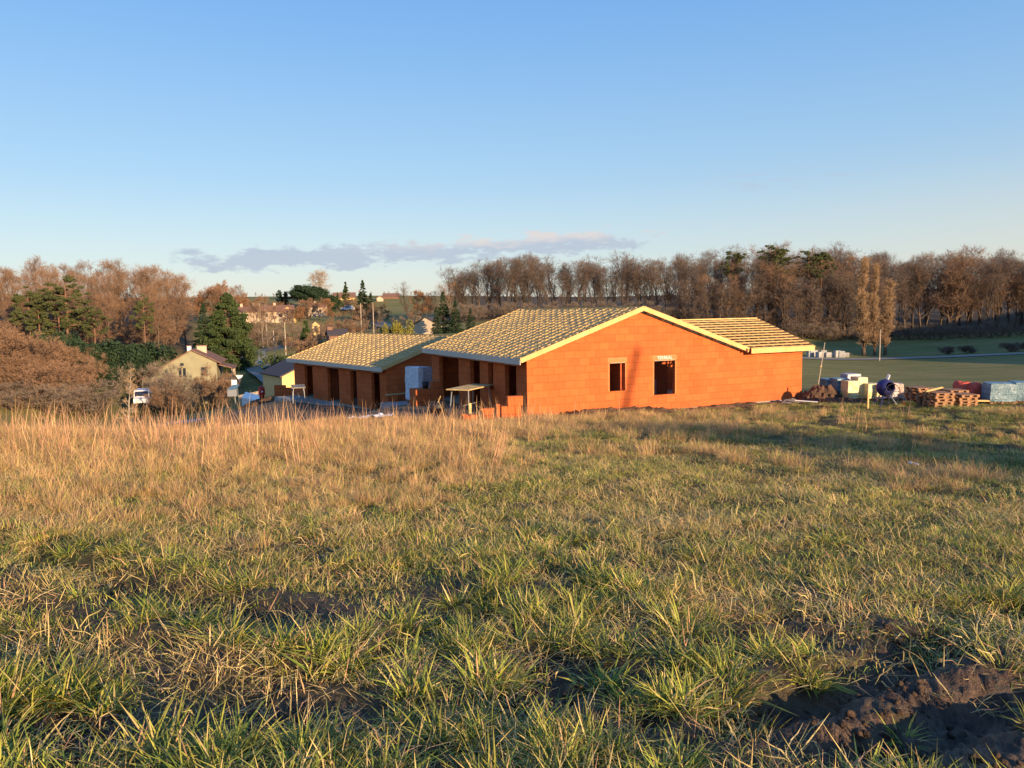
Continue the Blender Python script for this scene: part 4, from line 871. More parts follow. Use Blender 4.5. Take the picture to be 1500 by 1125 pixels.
vehicle('parked_car', 'dark car at the lane junction next to the ochre house', 'car', 397, 118, -1.1, 4.0, 1.7, 1.5, M['black'], 'car', z=at(397, 573, 118)[2])
vehicle('parked_car', 'white car parked on the hillside drive by the dark conifers', 'car', 511, 260, 3.0, 4.2, 1.8, 1.6, M['white'], 'car', z=at(511, 455, 260)[2])
t = thing('garden_shed', 'blue grey lean-to with a slanting ribbed roof next to the picket fence', 'shed', tuple(at(341, 573, 96)), .1, scale=.62); mb = MB(); mb.box(-.9, .9, -.7, .7, -1, .5); mb.build('shed_wall', M['steel'], t); mb = MB(); mb.quad([(-1.0, -.85, .35), (1.1, -.85, .55), (1.1, .85, 1.3), (-.2, .85, 1.2)]); mb.quad([(-1.0, -.85, .31), (-.2, .85, 1.16), (1.1, .85, 1.26), (1.1, -.85, .51)]); mb.build('shed_roof', M['wrap_blue'], t)
def stones():
    r = random.Random(5)
    for k in range(9):
        px = 1187 + k * 6.6; p = gz(px, 137 + r.uniform(-1, 1)); mb = MB(); mb.box(-.5, .5, -.4, .4, -.3, r.uniform(.75, 1.25)); o = mb.build('stone_block', M['gravel'], bevel=.08); o.location = tuple(p); o.rotation_euler = (0, 0, r.uniform(-.3, .3)); tag(o, 'pale stone block in the row along the far road beyond the leaning pole', 'stone', 'stone blocks along the far road')
stones()
# ------------------------------------------------------------------ far houses
def far_house(label, px, py, Z, W_, D_, H_, rise, rz, wallm, roofm, wins=(), chim=(), ov=.35, ridge='x', gablewin=(), shut='glass', z=None):
    b = at(px, py, Z); t = thing('village_house', label, 'house', tuple(b), rz)
    mb = MB(); mb.box(-W_ / 2, W_ / 2, -D_ / 2, D_ / 2, -3.0, H_)
    if ridge == 'x':
        for xx, o in ((-W_ / 2, -1), (W_ / 2, 1)): mb.quad([(xx, -D_ / 2, H_), (xx, D_ / 2, H_), (xx, 0, H_ + rise)][::o])
    else:
        for yy, o in ((-D_ / 2, 1), (D_ / 2, -1)): mb.quad([(-W_ / 2, yy, H_), (W_ / 2, yy, H_), (0, yy, H_ + rise)][::o])
    mb.build('wall', wallm, t)
    mb = MB(); 
    if ridge == 'x':
        k = rise / (D_ / 2)
        for s_ in (-1, 1): mb.beam((0, s_ * (D_ / 2 + ov), H_ - ov * k + .1), (0, 0, H_ + rise + .1), W_ + 2 * ov, .16)
    else:
        k = rise / (W_ / 2)
        for s_ in (-1, 1): mb.beam((s_ * (W_ / 2 + ov), 0, H_ - ov * k + .1), (0, 0, H_ + rise + .1), D_ + 2 * ov, .16)
    rf = mb.build('roof', roofm, t)
    for cx, cy, ch in chim: mb = MB(); mb.box(cx - .35, cx + .35, cy - .3, cy + .3, H_ - .2, H_ + rise + ch); c_ = mb.build('chimney', wallm, rf); mb = MB(); mb.box(cx - .42, cx + .42, cy - .37, cy + .37, H_ + rise + ch, H_ + rise + ch + .12); mb.build('chimney_cap', roofm, c_)
    for wx, wz, ww, wh in wins:
        mb = MB(); mb.box(wx - ww / 2, wx + ww / 2, -D_ / 2 - .03, -D_ / 2 + .05, wz, wz + wh); w_ = mb.build('window', M['offwhite'], t); mb = MB(); mb.box(wx - ww / 2 + .09, wx + ww / 2 - .09, -D_ / 2 - .045, -D_ / 2 - .031, wz + .09, wz + wh - .09); mb.build('pane', M[shut], w_)
    return t
# cream farmhouse with its gable to the field
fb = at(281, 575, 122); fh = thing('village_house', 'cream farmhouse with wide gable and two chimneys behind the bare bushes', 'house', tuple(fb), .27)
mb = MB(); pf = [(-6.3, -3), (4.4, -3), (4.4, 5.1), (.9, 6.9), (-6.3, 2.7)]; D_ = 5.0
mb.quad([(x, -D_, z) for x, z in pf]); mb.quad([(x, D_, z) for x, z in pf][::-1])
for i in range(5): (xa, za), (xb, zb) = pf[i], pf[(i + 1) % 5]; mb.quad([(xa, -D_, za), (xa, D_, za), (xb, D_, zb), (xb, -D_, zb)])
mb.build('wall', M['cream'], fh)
mb = MB(); mb.beam((-6.9, 0, 2.45), (.9, 0, 7.0), 2 * D_ + .7, .16); mb.beam((5.1, 0, 4.82), (.9, 0, 7.0), 2 * D_ + .7, .16); rf = mb.build('roof', M['tile'], fh)
for cx, cy, cw, cz, mm in ((.4, -3.2, .28, 7.5, 'white'), (1.9, -.5, .7, 7.4, 'offwhite')): mb = MB(); mb.box(cx - cw, cx + cw, cy - .35, cy + .35, 5.5, cz); c_ = mb.build('chimney', M[mm], rf); mb = MB(); mb.box(cx - cw - .08, cx + cw + .08, cy - .43, cy + .43, cz, cz + .14); mb.build('chimney_cap', M['tile'], c_)
for wx, wz, ww, wh in ((-.85, 2.9, .42, 1.35), (-.25, 2.9, .42, 1.35), (-.55, 4.6, .5, .42), (2.6, 3.0, .9, 1.3), (-.7, .2, .9, 1.4), (2.7, .2, 1.0, 2.0)):
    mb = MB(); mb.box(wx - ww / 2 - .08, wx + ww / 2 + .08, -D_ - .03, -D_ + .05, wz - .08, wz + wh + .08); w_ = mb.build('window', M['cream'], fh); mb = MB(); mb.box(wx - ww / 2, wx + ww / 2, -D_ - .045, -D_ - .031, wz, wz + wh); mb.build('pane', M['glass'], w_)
mb = MB(); mb.box(4.45, 6.6, -4, 2, 1.9, 2.1); mb.build('balcony', M['bark_pale'], fh); mb = MB(); mb.beam((6.9, -1, 3.9), (4.5, -1, 4.6), 6.6, .14); mb.build('porch_roof', M['tile'], fh)
for yy in (-3.9, -1, 1.9): mb = MB(); mb.box(6.4, 6.55, yy - .07, yy + .07, -1, 3.9); mb.build('porch_post', M['bark_pale'], fh)
mb = MB(); mb.box(4.42, 6.2, -3.95, 1.8, -1, 1.89); mb.build('porch_wall', M['tile'], fh)
oc_ = far_house('ochre sunlit house with dark slate roof beyond the left end of the lower house', 452, 587, 97, 8.0, 8.0, 2.9, 1.8, .6, M['ochre'], M['slate'], [], [], .35, 'y')
oc_.location = (at(403, 560, 95)[0] + 1.9, 100.6, -6.0)
far_house('long low bungalow glowing orange in the sun on the hillside', 398, 469, 236, 13, 7, 2.6, 1.8, .25, M['offwhite'], M['tile'], [(-4.6, .4, 1.2, 1.9), (-1.2, .9, 1.1, 1.2), (2.8, .9, 1.1, 1.2)], [(-5, 0, .9), (1, 0, .8)])
far_house('small sunlit garage wing right of the orange lit bungalow', 422, 469, 238, 4.6, 6, 2.8, 1.2, .3, M['ochre'], M['tile'], [(.3, .2, 2.2, 2.0)], [], .35, 'y', shut='tile')
far_house('plain grey walled house left of the orange lit bungalow', 364, 470, 232, 5.6, 6, 2.7, 1.4, .2, M['offwhite'], M['tile'], [], [(-1.8, 0, 1.0)])
far_house('small white house with two dark windows under the umbrella pine', 466, 460, 282, 6.0, 6, 2.5, 1.4, .1, M['offwhite'], M['tile'], [(-1.5, .6, 1.0, 1.2), (1.3, .6, 1.0, 1.2)], [(-1, 0, .7)])
far_house('tiny ochre shed among bushes below the white house', 462, 486, 215, 2.2, 3, 1.9, .9, .3, M['ochre'], M['tile'], [(0, .2, .9, 1.5)], [], .2, 'y')
far_house('brown roofed house with brick chimney just behind the lower house roof', 494, 500, 110, 2.6, 3, .9, .7, .35, M['tile'], M['slate'], [], [(-1.0, 0, .5)], .2)
far_house('white gabled cottage among dark firs behind the large house', 630, 487, 150, 4.6, 5, 1.7, 1.2, -.2, M['offwhite'], M['slate'], [], [], .2, 'y')
far_house('red roofed house on the skyline between the spruces', 505, 446, 335, 9, 7, 3, 2.0, .2, M['ochre'], M['tile'], [(-2, .8, 1, 1.3)], [])
far_house('small white farm building on the skyline right of the ivy clad conifer', 557, 441, 330, 2.6, 4, 1.2, .8, .1, M['offwhite'], M['tile'], [], [], .2, 'y')
far_house('long brown barn roof on the skyline above the green field', 573, 440, 345, 7.0, 6, 1.4, 1.6, .1, M['tile'], M['tile'], [], [], .2)
#@@TREES
# ------------------------------------------------------------------ trees
def unit(v): return v / np.maximum(np.linalg.norm(v, axis=-1, keepdims=True), 1e-9)
class Acc:
    def __init__(s): s.V = []; s.F = []; s.n = 0
    def add(s, V, Q): s.V.append(V); s.F.append(Q + s.n); s.n += len(V)
    def get(s): return np.concatenate(s.V), np.concatenate(s.F)
def tubes(acc, P, R, n):
    """P (B,K,3) polylines, R (B,K) radii -> n sided quad tubes"""
    B, K, _ = P.shape; T = unit(np.gradient(P, axis=1)); ref = np.where(np.abs(T[..., 2:3]) > .9, np.array([1., 0, 0]), np.array([0, 0, 1.]))
    a = unit(np.cross(T, ref)); b = np.cross(T, a); an = np.arange(n) * 2 * math.pi / n
    ring = P[:, :, None] + (a[:, :, None] * np.cos(an)[None, None, :, None] + b[:, :, None] * np.sin(an)[None, None, :, None]) * R[:, :, None, None]
    V = ring.reshape(-1, 3); bi, ki, j = np.meshgrid(np.arange(B), np.arange(K - 1), np.arange(n), indexing='ij'); j2 = (j + 1) % n; o = bi * K * n + ki * n
    acc.add(V, np.stack([o + j, o + j2, o + n + j2, o + n + j], -1).reshape(-1, 4))
def strips(acc, P0, D, L, W_, r):
    """flat bent twigs"""
    n = len(P0); sd = unit(np.cross(D, unit(r.normal(size=(n, 3))))) * (W_ / 2)[:, None]
    P1 = P0 + D * L[:, None]
    V = np.stack([P0 - sd, P0 + sd, P1 + sd * .35, P1 - sd * .35], 1).reshape(-1, 3); acc.add(V, np.arange(4 * n).reshape(-1, 4))
def grow(r, P, R, n, tmin, ang, lenf, L0, K=4, up=.15, wob=.12, tmax=1.0):
    """n children on every polyline of P; returns child polylines and radii"""
    B, Kp, _ = P.shape; t = r.uniform(tmin, tmax, (B, n)); i = np.clip((t * (Kp - 1)).astype(int), 0, Kp - 2); f = t * (Kp - 1) - i; bi = np.arange(B)[:, None]
    S = P[bi, i] * (1 - f[..., None]) + P[bi, i + 1] * f[..., None]; T = unit(P[bi, i + 1] - P[bi, i]); rs = (R[bi, i] * (1 - f) + R[bi, i + 1] * f)
    rd = unit(np.cross(T, r.normal(size=T.shape))); A = np.radians(ang[0] + (ang[1] - ang[0]) * r.random((B, n)))[..., None]
    D = unit(T * np.cos(A) + rd * np.sin(A)); L = L0 * lenf(t) * r.uniform(.7, 1.2, (B, n))
    S = S.reshape(-1, 3); D = D.reshape(-1, 3); L = L.ravel(); rs = rs.ravel()
    C = [S]; d = D
    for k in range(K - 1):
        d = unit(d + np.array([0, 0, up]) + r.normal(size=d.shape) * wob); C.append(C[-1] + d * (L / (K - 1))[:, None])
    C = np.stack(C, 1); r0_ = np.minimum(rs * .62, L * .03 + .01); RR_ = r0_[:, None] * np.linspace(1, .35, K)[None]
    return C, RR_
def bare_tree(seed, H=16., tf=.3, trunkr=.24, n=(18, 7, 6, 5), ang=(35, 70), L1=.42, env=None, stems=1, lean=.03, tw=.045, up=.22, upw=0.):
    r = np.random.default_rng(seed); tr = Acc(); cr = Acc(); env = env or (lambda t: 1.25 - .8 * t)
    K = 8; P = []
    for s_ in range(stems):
        d = np.array([r.normal() * lean, r.normal() * lean, 1.0]) if stems == 1 else unit(np.array([r.normal() * .45, r.normal() * .45, 1.0])); q = [np.array([r.normal() * .25 * (stems > 1), r.normal() * .25 * (stems > 1), -.3])]
        for k in range(K - 1): q.append(q[-1] + unit(d) * (H * .9 / (K - 1)) * (r.uniform(.8, 1.1) if stems > 1 else 1)); d = d + np.array([r.normal() * .07, r.normal() * .07, .02])
        P.append(q)
    P = np.array(P); R = np.tile(np.linspace(1, .16, K)[None], (stems, 1)) * trunkr; R[:, 0] *= 1.35
    tubes(tr, P, R, 7)
    P1, R1_ = grow(r, P, R, n[0] // stems if stems > 1 else n[0], tf, ang, env, L1 * H, 5, up, .13); tubes(tr, P1, R1_, 5)
    P2, R2_ = grow(r, P1, R1_, n[1], .25, (25, 65), lambda t: 1.15 - .6 * t, L1 * H * .48, 4, .12 + upw, .16); tubes(tr, P2, R2_, 3)
    P3, R3_ = grow(r, P2, R2_, n[2], .15, (20, 60), lambda t: 1.1 - .5 * t, L1 * H * .25, 3, .06 + upw, .18)
    for P_, R_, nn in ((P3, R3_, 0),):
        a = P_[:, 0]; b = P_[:, 1]; c = P_[:, 2]
        strips(cr, a, unit(b - a), np.linalg.norm(b - a, axis=1), np.full(len(a), tw * 1.2), r); strips(cr, b, unit(c - b), np.linalg.norm(c - b, axis=1), np.full(len(a), tw), r)
    P4, R4_ = grow(r, P3, R3_, n[3], .1, (15, 60), lambda t: 1., L1 * H * .13, 2, .0, .1)
    D = P4[:, 1] - P4[:, 0]; strips(cr, P4[:, 0], unit(D), np.linalg.norm(D, axis=1), np.full(len(D), tw * .8), r)
    return tr.get(), cr.get()
def leaf_cloud(r, C, S, n, size, flat=1.0):
    """n leaf quads round centres C (k,3) with radii S (k,3)"""
    k = len(C); i = r.integers(0, k, n); d = unit(r.normal(size=(n, 3))) * (r.random((n, 1)) ** .45); P = C[i] + d * S[i]
    a = unit(r.normal(size=(n, 3)) * np.array([1, 1, flat])); b = unit(np.cross(a, r.normal(size=(n, 3)))); s_ = size * r.uniform(.5, 1.3, (n, 1))
    V = np.stack([P - a * s_, P + b * s_ * .45, P + a * s_, P - b * s_ * .45], 1).reshape(-1, 3); return V, np.arange(4 * n).reshape(-1, 4)
def conifer(seed, H, rad, n=150, leaves=14000, prof=None, size=.24, tf=.05, droop=-.15, trunkr=.2, clump=.5):
    r = np.random.default_rng(seed); prof = prof or (lambda t: (1 - t) ** .8); tr = Acc(); P = np.array([[[0, 0, -.3], [0.03, 0, H * .5], [0, .02, H]]]) ; tubes(tr, P, np.array([[trunkr * 1.2, trunkr * .7, .03]]), 7)
    t = tf + (1 - tf) * r.random(n) ** 1.1; az_ = r.uniform(0, 2 * math.pi, n); L = rad * prof(t) * r.uniform(.72, 1.12, n); S0 = np.stack([0 * t, 0 * t, t * H], 1); D = np.stack([np.cos(az_), np.sin(az_), droop + .5 * (t - .3)], 1); E = S0 + D * L[:, None]
    tubes(tr, np.stack([S0, (S0 + E) / 2 + np.array([0, 0, .05]), E], 1), np.tile(np.array([[.05, .035, .015]]), (n, 1)), 4)
    u = np.sqrt(r.random((n, 4))); C = (S0[:, None] + (E - S0)[:, None] * (.25 + .8 * u)[..., None]).reshape(-1, 3); s_ = np.maximum(.16 * L, .2)[:, None] * np.ones((1, 4)); s_ = s_.ravel()[:, None] * np.array([[1.3, 1.3, .75]]) * clump / .5
    V, Q = leaf_cloud(r, C, s_, leaves, size); return tr.get(), (V, Q)
def pine(seed, H, base=.5, rad=3.0, nb=26, leaves=11000, dome=False, size=.17):
    r = np.random.default_rng(seed); tr = Acc(); P = np.array([[[0, 0, -.3], [.15, .1, H * .35], [.05, .2, H * .7], [.1, .15, H * .96]]]); tubes(tr, P, np.array([[.28, .22, .17, .06]]), 7)
    t = base + (1 - base) * r.random(nb); az_ = r.uniform(0, 2 * math.pi, nb)
    if dome: L = rad * r.uniform(.5, 1.05, nb); E = np.stack([np.cos(az_) * L, np.sin(az_) * L, H * (base + (1 - base) * np.sqrt(np.clip(1 - (L / rad / 1.1) ** 2, 0, 1)) * r.uniform(.75, 1, nb))], 1); t = np.full(nb, base * .75)
    else: L = rad * np.sin(np.clip((t - base) / (1 - base) * 2.4 + .6, 0, 3.1)) ** .7 * r.uniform(.6, 1.15, nb) + .4; E = np.stack([np.cos(az_) * L, np.sin(az_) * L, t * H + .12 * L * H * .08], 1)
    S0 = np.stack([0 * t + .08, 0 * t + .15, t * H * .97], 1); tubes(tr, np.stack([S0, (S0 * .5 + E * .5) + np.array([0, 0, -.1]), E], 1), np.tile(np.array([[.09, .06, .02]]), (nb, 1)), 4)
    C = np.concatenate([E, S0 + (E - S0) * .7 + r.normal(size=E.shape) * .3, E + r.normal(size=E.shape) * .6]); s_ = np.tile(np.array([[.9, .9, .42]]), (len(C), 1)) * r.uniform(.5, 1.15, (len(C), 1)) * (rad / 3.4)
    return tr.get(), leaf_cloud(r, C, s_, leaves, size)
def shrub_leafy(seed, H, rad, leaves=6000, size=.2):
    r = np.random.default_rng(seed); tr = Acc(); n = 9; az_ = r.uniform(0, 6.28, n); E = np.stack([np.cos(az_) * rad * .5, np.sin(az_) * rad * .5, np.full(n, H * .7)], 1); S0 = E * np.array([.2, .2, 0]) - np.array([0, 0, .3]); tubes(tr, np.stack([S0, (S0 + E) / 2, E], 1), np.tile(np.array([[.07, .05, .02]]), (n, 1)), 5)
    k = 26; C = r.normal(size=(k, 3)) * np.array([rad * .42, rad * .42, 0]) + np.stack([np.zeros(k), np.zeros(k), H * r.uniform(.15, .8, k)], 1); S_ = np.tile([[rad * .34, rad * .34, H * .24]], (k, 1)) * r.uniform(.7, 1.3, (k, 1)); return tr.get(), leaf_cloud(r, C, S_, leaves, size)
PROTO = {}
def reg(key, name, gen, tm, cm, parts=('trunk', 'crown')):
    (tv, tq), (cv, cq) = gen
    hmax = float(np.percentile(cv[:, 2], 99.7)); PROTO[key] = (npmesh(parts[0], tv, tq, M[tm], link=False, smooth=True), npmesh(parts[1], cv, cq, M[cm], link=False), hmax, name, parts)
round_env = lambda t: np.sqrt(np.clip(1.05 - ((t - .45) / .62) ** 2, .05, 1))
for i in range(4): reg('oak%d' % i, 'bare_tree', bare_tree(100 + i, 16, .2, .26, (18, 7, 6, 5), (30, 72), .35, round_env, tw=.036, up=.26), 'bark', 'twig')
for i in range(6): reg('tall%d' % i, 'bare_tree', bare_tree(200 + i, 20, .2 + .05 * (i % 3), .22, (22 + 2 * i, 7, 5, 4), (20, 50 + 4 * (i % 4)), .25 + .02 * (i % 3), lambda t: .45 + 1.0 * np.sin(np.clip((t - .1) / .9 * 2.9, 0, 3.14)), up=.34, tw=.032), 'bark_dark', 'twig_dark')
for i in range(3): reg('young%d' % i, 'bare_tree', bare_tree(250 + i, 12, .15, .12, (24, 6, 5, 3), (25, 55), .20, lambda t: 1.2 - .7 * t, tw=.04), 'bark', 'twig_dark')
for i in range(2): reg('rust%d' % i, 'russet_tree', bare_tree(300 + i, 12, .18, .18, (20, 7, 6, 6), (40, 75), .34, round_env, tw=.07), 'bark', 'twig_rust')
for i in range(3): reg('bush%d' % i, 'bare_shrub', bare_tree(330 + i, 6, .08, .07, (40, 6, 6, 4), (20, 55), .34, lambda t: 1.1 - .5 * t, stems=9, tw=.035), 'bark', 'twig', ('stems', 'branches'))
for i in range(2): reg('gbush%d' % i, 'bare_shrub', bare_tree(340 + i, 6, .08, .06, (36, 6, 5, 3), (20, 50), .34, lambda t: 1.1 - .5 * t, stems=9, tw=.03), 'bark', 'twig_grey', ('stems', 'branches'))
for i in range(2): reg('poplar%d' % i, 'poplar', bare_tree(350 + i, 20, .05, .3, (80, 7, 5, 4), (10, 26), .17, lambda t: 1.1 - .5 * t, tw=.05, up=.3, upw=.2), 'bark', 'twig_gold')
reg('birch', 'birch', bare_tree(360, 11, .3, .1, (18, 6, 5, 4), (25, 50), .22, lambda t: 1.2 - .7 * t, tw=.03), 'bark_pale', 'twig')
reg('pale', 'bare_tree', bare_tree(365, 16, .2, .24, (22, 7, 6, 5), (25, 60), .34, round_env, tw=.04), 'bark_pale', 'twig_gold')
reg('larch', 'sapling', bare_tree(370, 4, .1, .05, (24, 5, 3, 2), (45, 75), .17, lambda t: 1.25 - 1.1 * t, tw=.02, up=.05), 'bark_pale', 'twig_gold')
reg('bigcon', 'conifer', conifer(400, 13, 5.6, 260, 46000, lambda t: np.clip(1.2 * (1 - t) ** .7, 0, 1), .24, .01, .05, .16), 'bark', 'conifer')
reg('fir', 'fir', conifer(401, 14, 3.4, 190, 15000, lambda t: (1 - t) ** .9, .22, .04, -.2), 'bark_dark', 'evergreen')
reg('spruce', 'spruce', conifer(402, 9, 2.2, 150, 8000, lambda t: (1 - t) ** .85, .16, .03, -.35), 'bark_dark', 'conifer')
reg('cypress', 'cypress', conifer(403, 10, 1.6, 150, 9000, lambda t: np.sin(np.clip(t * 2.6 + .5, 0, 3.14)) ** .6, .2, .02, .5), 'bark_dark', 'evergreen')
reg('pine0', 'pine', pine(410, 15, .48), 'bark_pine', 'pine'); reg('pine1', 'pine', pine(411, 16, .42, 3.4, 32, 13000), 'bark_pine', 'pine'); reg('pine2', 'pine', pine(412, 20, .66, 3.0, 22, 7000), 'bark_pine', 'pine')
reg('umbrella', 'umbrella_pine', pine(420, 11, .42, 6.0, 70, 26000, True, .26), 'bark', 'evergreen')
for i in range(3): reg('laurel%d' % i, 'evergreen_shrub', shrub_leafy(430 + i, 6, 3.6, 11000, .22), 'bark_dark', 'evergreen', ('stems', 'foliage'))
reg('ybush', 'evergreen_shrub', shrub_leafy(440, 3, 2.4, 7000, .14), 'bark', 'yellowbush', ('stems', 'foliage'))
reg('dbush', 'bare_shrub', shrub_leafy(442, 3, 2.6, 7000, .11), 'bark', 'twig_dark', ('stems', 'branches'))
reg('gpatch', 'bramble', shrub_leafy(441, 2.4, 2.6, 6000, .14), 'bark', 'conifer', ('stems', 'foliage'))
CATS = {'bare_tree': 'tree', 'russet_tree': 'tree', 'poplar': 'tree', 'birch': 'tree', 'sapling': 'tree', 'conifer': 'tree', 'fir': 'tree', 'spruce': 'tree', 'cypress': 'tree', 'pine': 'tree', 'umbrella_pine': 'tree', 'bare_shrub': 'shrub', 'evergreen_shrub': 'shrub', 'bramble': 'shrub'}
TR = random.Random(99); NT = 0
def plant(key, px, Z, top, label, group=None, wide=1.0, xy=None, hh=None, zb=None):
    global NT
    tm, cm, H0, name, parts = PROTO[key]
    p = gz(px, Z) if xy is None else np.array([xy[0], xy[1], hz(*xy)])
    if zb is not None: p[2] = zb
    if hh is None: hh = at(px, top, Z)[2] - p[2]
    s_ = max(hh / H0, .12); t = thing(name, label, CATS[name], tuple(p), TR.uniform(0, 6.28), group, scale=(s_ * wide, s_ * wide, s_))
    for me_, nm in ((tm, parts[0]), (cm, parts[1])): o = bpy.data.objects.new(nm, me_); COL.objects.link(o); o.parent = t
    NT += 1; return t
interp = lambda px, pts: float(np.interp(px, [a for a, _ in pts], [b for _, b in pts]))
# left wood, sunlit
topL = [(-90, 390), (0, 392), (60, 379), (130, 383), (200, 381), (250, 388), (275, 398), (292, 430)]
for row, (Z, dpx, dy_) in enumerate([(146, 46, 40), (157, 36, 14), (168, 30, 4), (182, 28, 0), (198, 30, -2)]):
    px = -110 + row * 9
    while px < 276 - (24 if row == 0 else 0):
        a = px + TR.uniform(-8, 8)
        plant('oak%d' % TR.randrange(4), a, Z + TR.uniform(-3, 3), interp(a, topL) + dy_ + TR.uniform(-5, 16), 'sunlit russet bare tree in the wood on the left', 'bare trees of the left wood', TR.uniform(.85, 1.1)); px += dpx
plant('oak1', 232, 140, 430, 'dark leaning bare tree with forked trunk at the right edge of the left wood', None, 1.25)
for px, k, tp, w_, lb in [(45, 'pine0', 420, 1.0, 'tallest green pine on the far left with bare lower trunk'), (60, 'pine1', 430, .8, 'slim green pine just right of the far left pine'), (100, 'pine1', 405, 1.15, 'broad green pine in the middle of the left wood'), (88, 'pine0', 425, .9, 'green pine tucked against the broad middle pine'), (140, 'pine0', 450, 1.1, 'yellowish green pine right of the broad middle pine'), (212, 'pine0', 432, .7, 'thin green pine standing among the russet trees')]:
    plant(k, px, 136, tp, lb, None, w_)
for a in range(26): 
    px = -110 + a * 14.6; plant('bush%d' % TR.randrange(3), px + TR.uniform(-5, 5), 150 + TR.uniform(-8, 12), 470 + TR.uniform(-10, 15), 'bare undergrowth shrub at the foot of the left wood', 'undergrowth of the left wood', 1.2)
for k in range(12):  # dull shrubs added in place of the shade below the thicket
    plant('gbush%d' % (k % 2), -50 + k * 17, 101 + TR.uniform(-2, 3), 560 + TR.uniform(-6, 10), 'low dull bare shrub added to mimic shade at the foot of the left thicket', 'low shrubs below the left thicket', 1.8)
# sunlit thicket at the far left
for k in range(13):
    px = -60 + k * 15 + TR.uniform(-4, 4); plant('bush%d' % (k % 3), px, 114 + TR.uniform(-5, 8), interp(px, [(-60, 476), (0, 484), (50, 494), (100, 510), (135, 540)]) + TR.uniform(-10, 16), 'dense sunlit brown shrub in the thicket at the far left', 'shrubs of the left thicket', 1.35)
for k in range(9):
    px = -70 + k * 20 + TR.uniform(-5, 5); plant('bush%d' % (k % 3), px, 106 + TR.uniform(-3, 3), interp(px, [(-60, 515), (50, 525), (100, 540), (140, 556)]) + TR.uniform(-5, 5), 'low brown shrub along the front of the left thicket', 'front shrubs of the left thicket', 1.5)
for px, tp, w_, lb in [(120, 505, 1.0, 'dark evergreen shrub at the left end of the hedge behind the van'), (146, 500, 1.15, 'dark evergreen shrub in the middle of the hedge behind the van'), (176, 508, 1.1, 'dark evergreen shrub in the hedge left of the bare bushes'), (203, 500, 1.1, 'dark evergreen shrub at the right end of the hedge behind the van')]:
    plant('laurel%d' % (px % 3), px, 126, tp, lb, None, w_)
for px, Z, tp, lb in [(156, 118, 540, 'low dark evergreen shrub hanging down the front of the hedge'), (68, 128, 488, 'small bright green shrub above the left thicket'), (92, 128, 492, 'small green shrub between thicket and hedge')]: plant('laurel%d' % (px % 3), px, Z, tp, lb, None, .8)
plant('larch', 180, 62, 541, 'small pale leafless sapling in front of the white van')
for k, (px, Z, tp) in enumerate([(215, 112, 526), (232, 110, 532), (250, 108, 545), (266, 108, 552), (282, 106, 556), (302, 108, 540), (318, 108, 534), (308, 104, 552), (240, 104, 556)]):
    plant(('gbush%d' if k < 6 else 'bush%d') % (k % 2), px, Z, tp, 'grey bare bush in front of the cream farmhouse' if k < 6 else 'reddish bare bush before the porch of the cream farmhouse', 'bare bushes before the farmhouse' if k < 6 else 'reddish bushes before the farmhouse', 1.0)
plant('bigcon', 335, 142, 430, 'big broad green conifer beside the lane behind the cream farmhouse', None, .84)
plant('fir', 300, 170, 445, 'dark evergreen tree left behind the big broad conifer', None, 1.2)
for k in range(20):
    px = 283 + k * 6.2; Z = 225 + TR.uniform(-18, 60) ; plant(('rust%d' if k % 4 == 1 else 'oak%d') % (k % 2), px + TR.uniform(-3, 3), Z, interp(px, [(283, 428), (300, 420), (320, 410), (345, 408), (362, 420), (385, 438), (400, 448)]) + TR.uniform(0, 14), 'russet leaved tree on the hillside behind the big conifer' if k % 4 == 1 else 'bare tree on the hillside behind the big conifer', 'russet trees behind the conifer' if k % 4 == 1 else 'bare hillside trees behind the conifer')
plant('rust0', 322, 215, 420, 'bright rust coloured tree just above the big conifer', None, 1.0)
for px, lb in [(385, 'pale trunked birch below the bungalow, left one'), (392, 'pale trunked birch below the bungalow, right one')]: plant('birch', px, 190, 432, lb, None, .8)
for px, Z, tp, k, lb in [(405, 225, 443, 'oak2', 'bare tree right in front of the orange lit bungalow'), (437, 235, 452, 'rust1', 'round reddish bush shaped tree beside the garage wing'), (375, 200, 470, 'bush1', 'bare shrub below the grey walled house'), (360, 195, 472, 'bush0', 'bare shrub at the top of the lane'), (440, 170, 505, 'bush2', 'small bare shrub on the green slope'), (425, 165, 508, 'bush0', 'low reddish shrub on the green slope beside the spruce'), (470, 200, 478, 'bush1', 'brown bush below the small white house'), (425, 250, 450, 'oak3', 'bare tree behind the garage wing')]: plant(k, px, Z, tp, lb)
for px, Z, tp, w_, lb in [(412, 300, 425, 1.2, 'left one of the paired dark cypresses on the hill'), (421, 300, 427, 1.2, 'right one of the paired dark cypresses on the hill')]: plant('cypress', px, Z, tp, lb, None, w_)
plant('umbrella', 455, 292, 418, 'dark dome crowned umbrella pine on the hill', None, 1.15)
plant('laurel1', 482, 288, 433, 'dark evergreen bush right of the umbrella pine', None, 1.3)
plant('pale', 470, 310, 394, 'tall pale bare tree rising behind the umbrella pine', None, 1.7)
plant('spruce', 509, 300, 413, 'reddish lit spruce on the skyline', None, 1.0); plant('spruce', 497, 310, 428, 'small dark spruce left of the reddish spruce')
plant('fir', 534, 250, 411, 'tall dark ivy clad conifer on the skyline', None, 1.05); plant('fir', 545, 246, 430, 'shorter dark conifer leaning on the tall ivy clad one', None, 1.3)
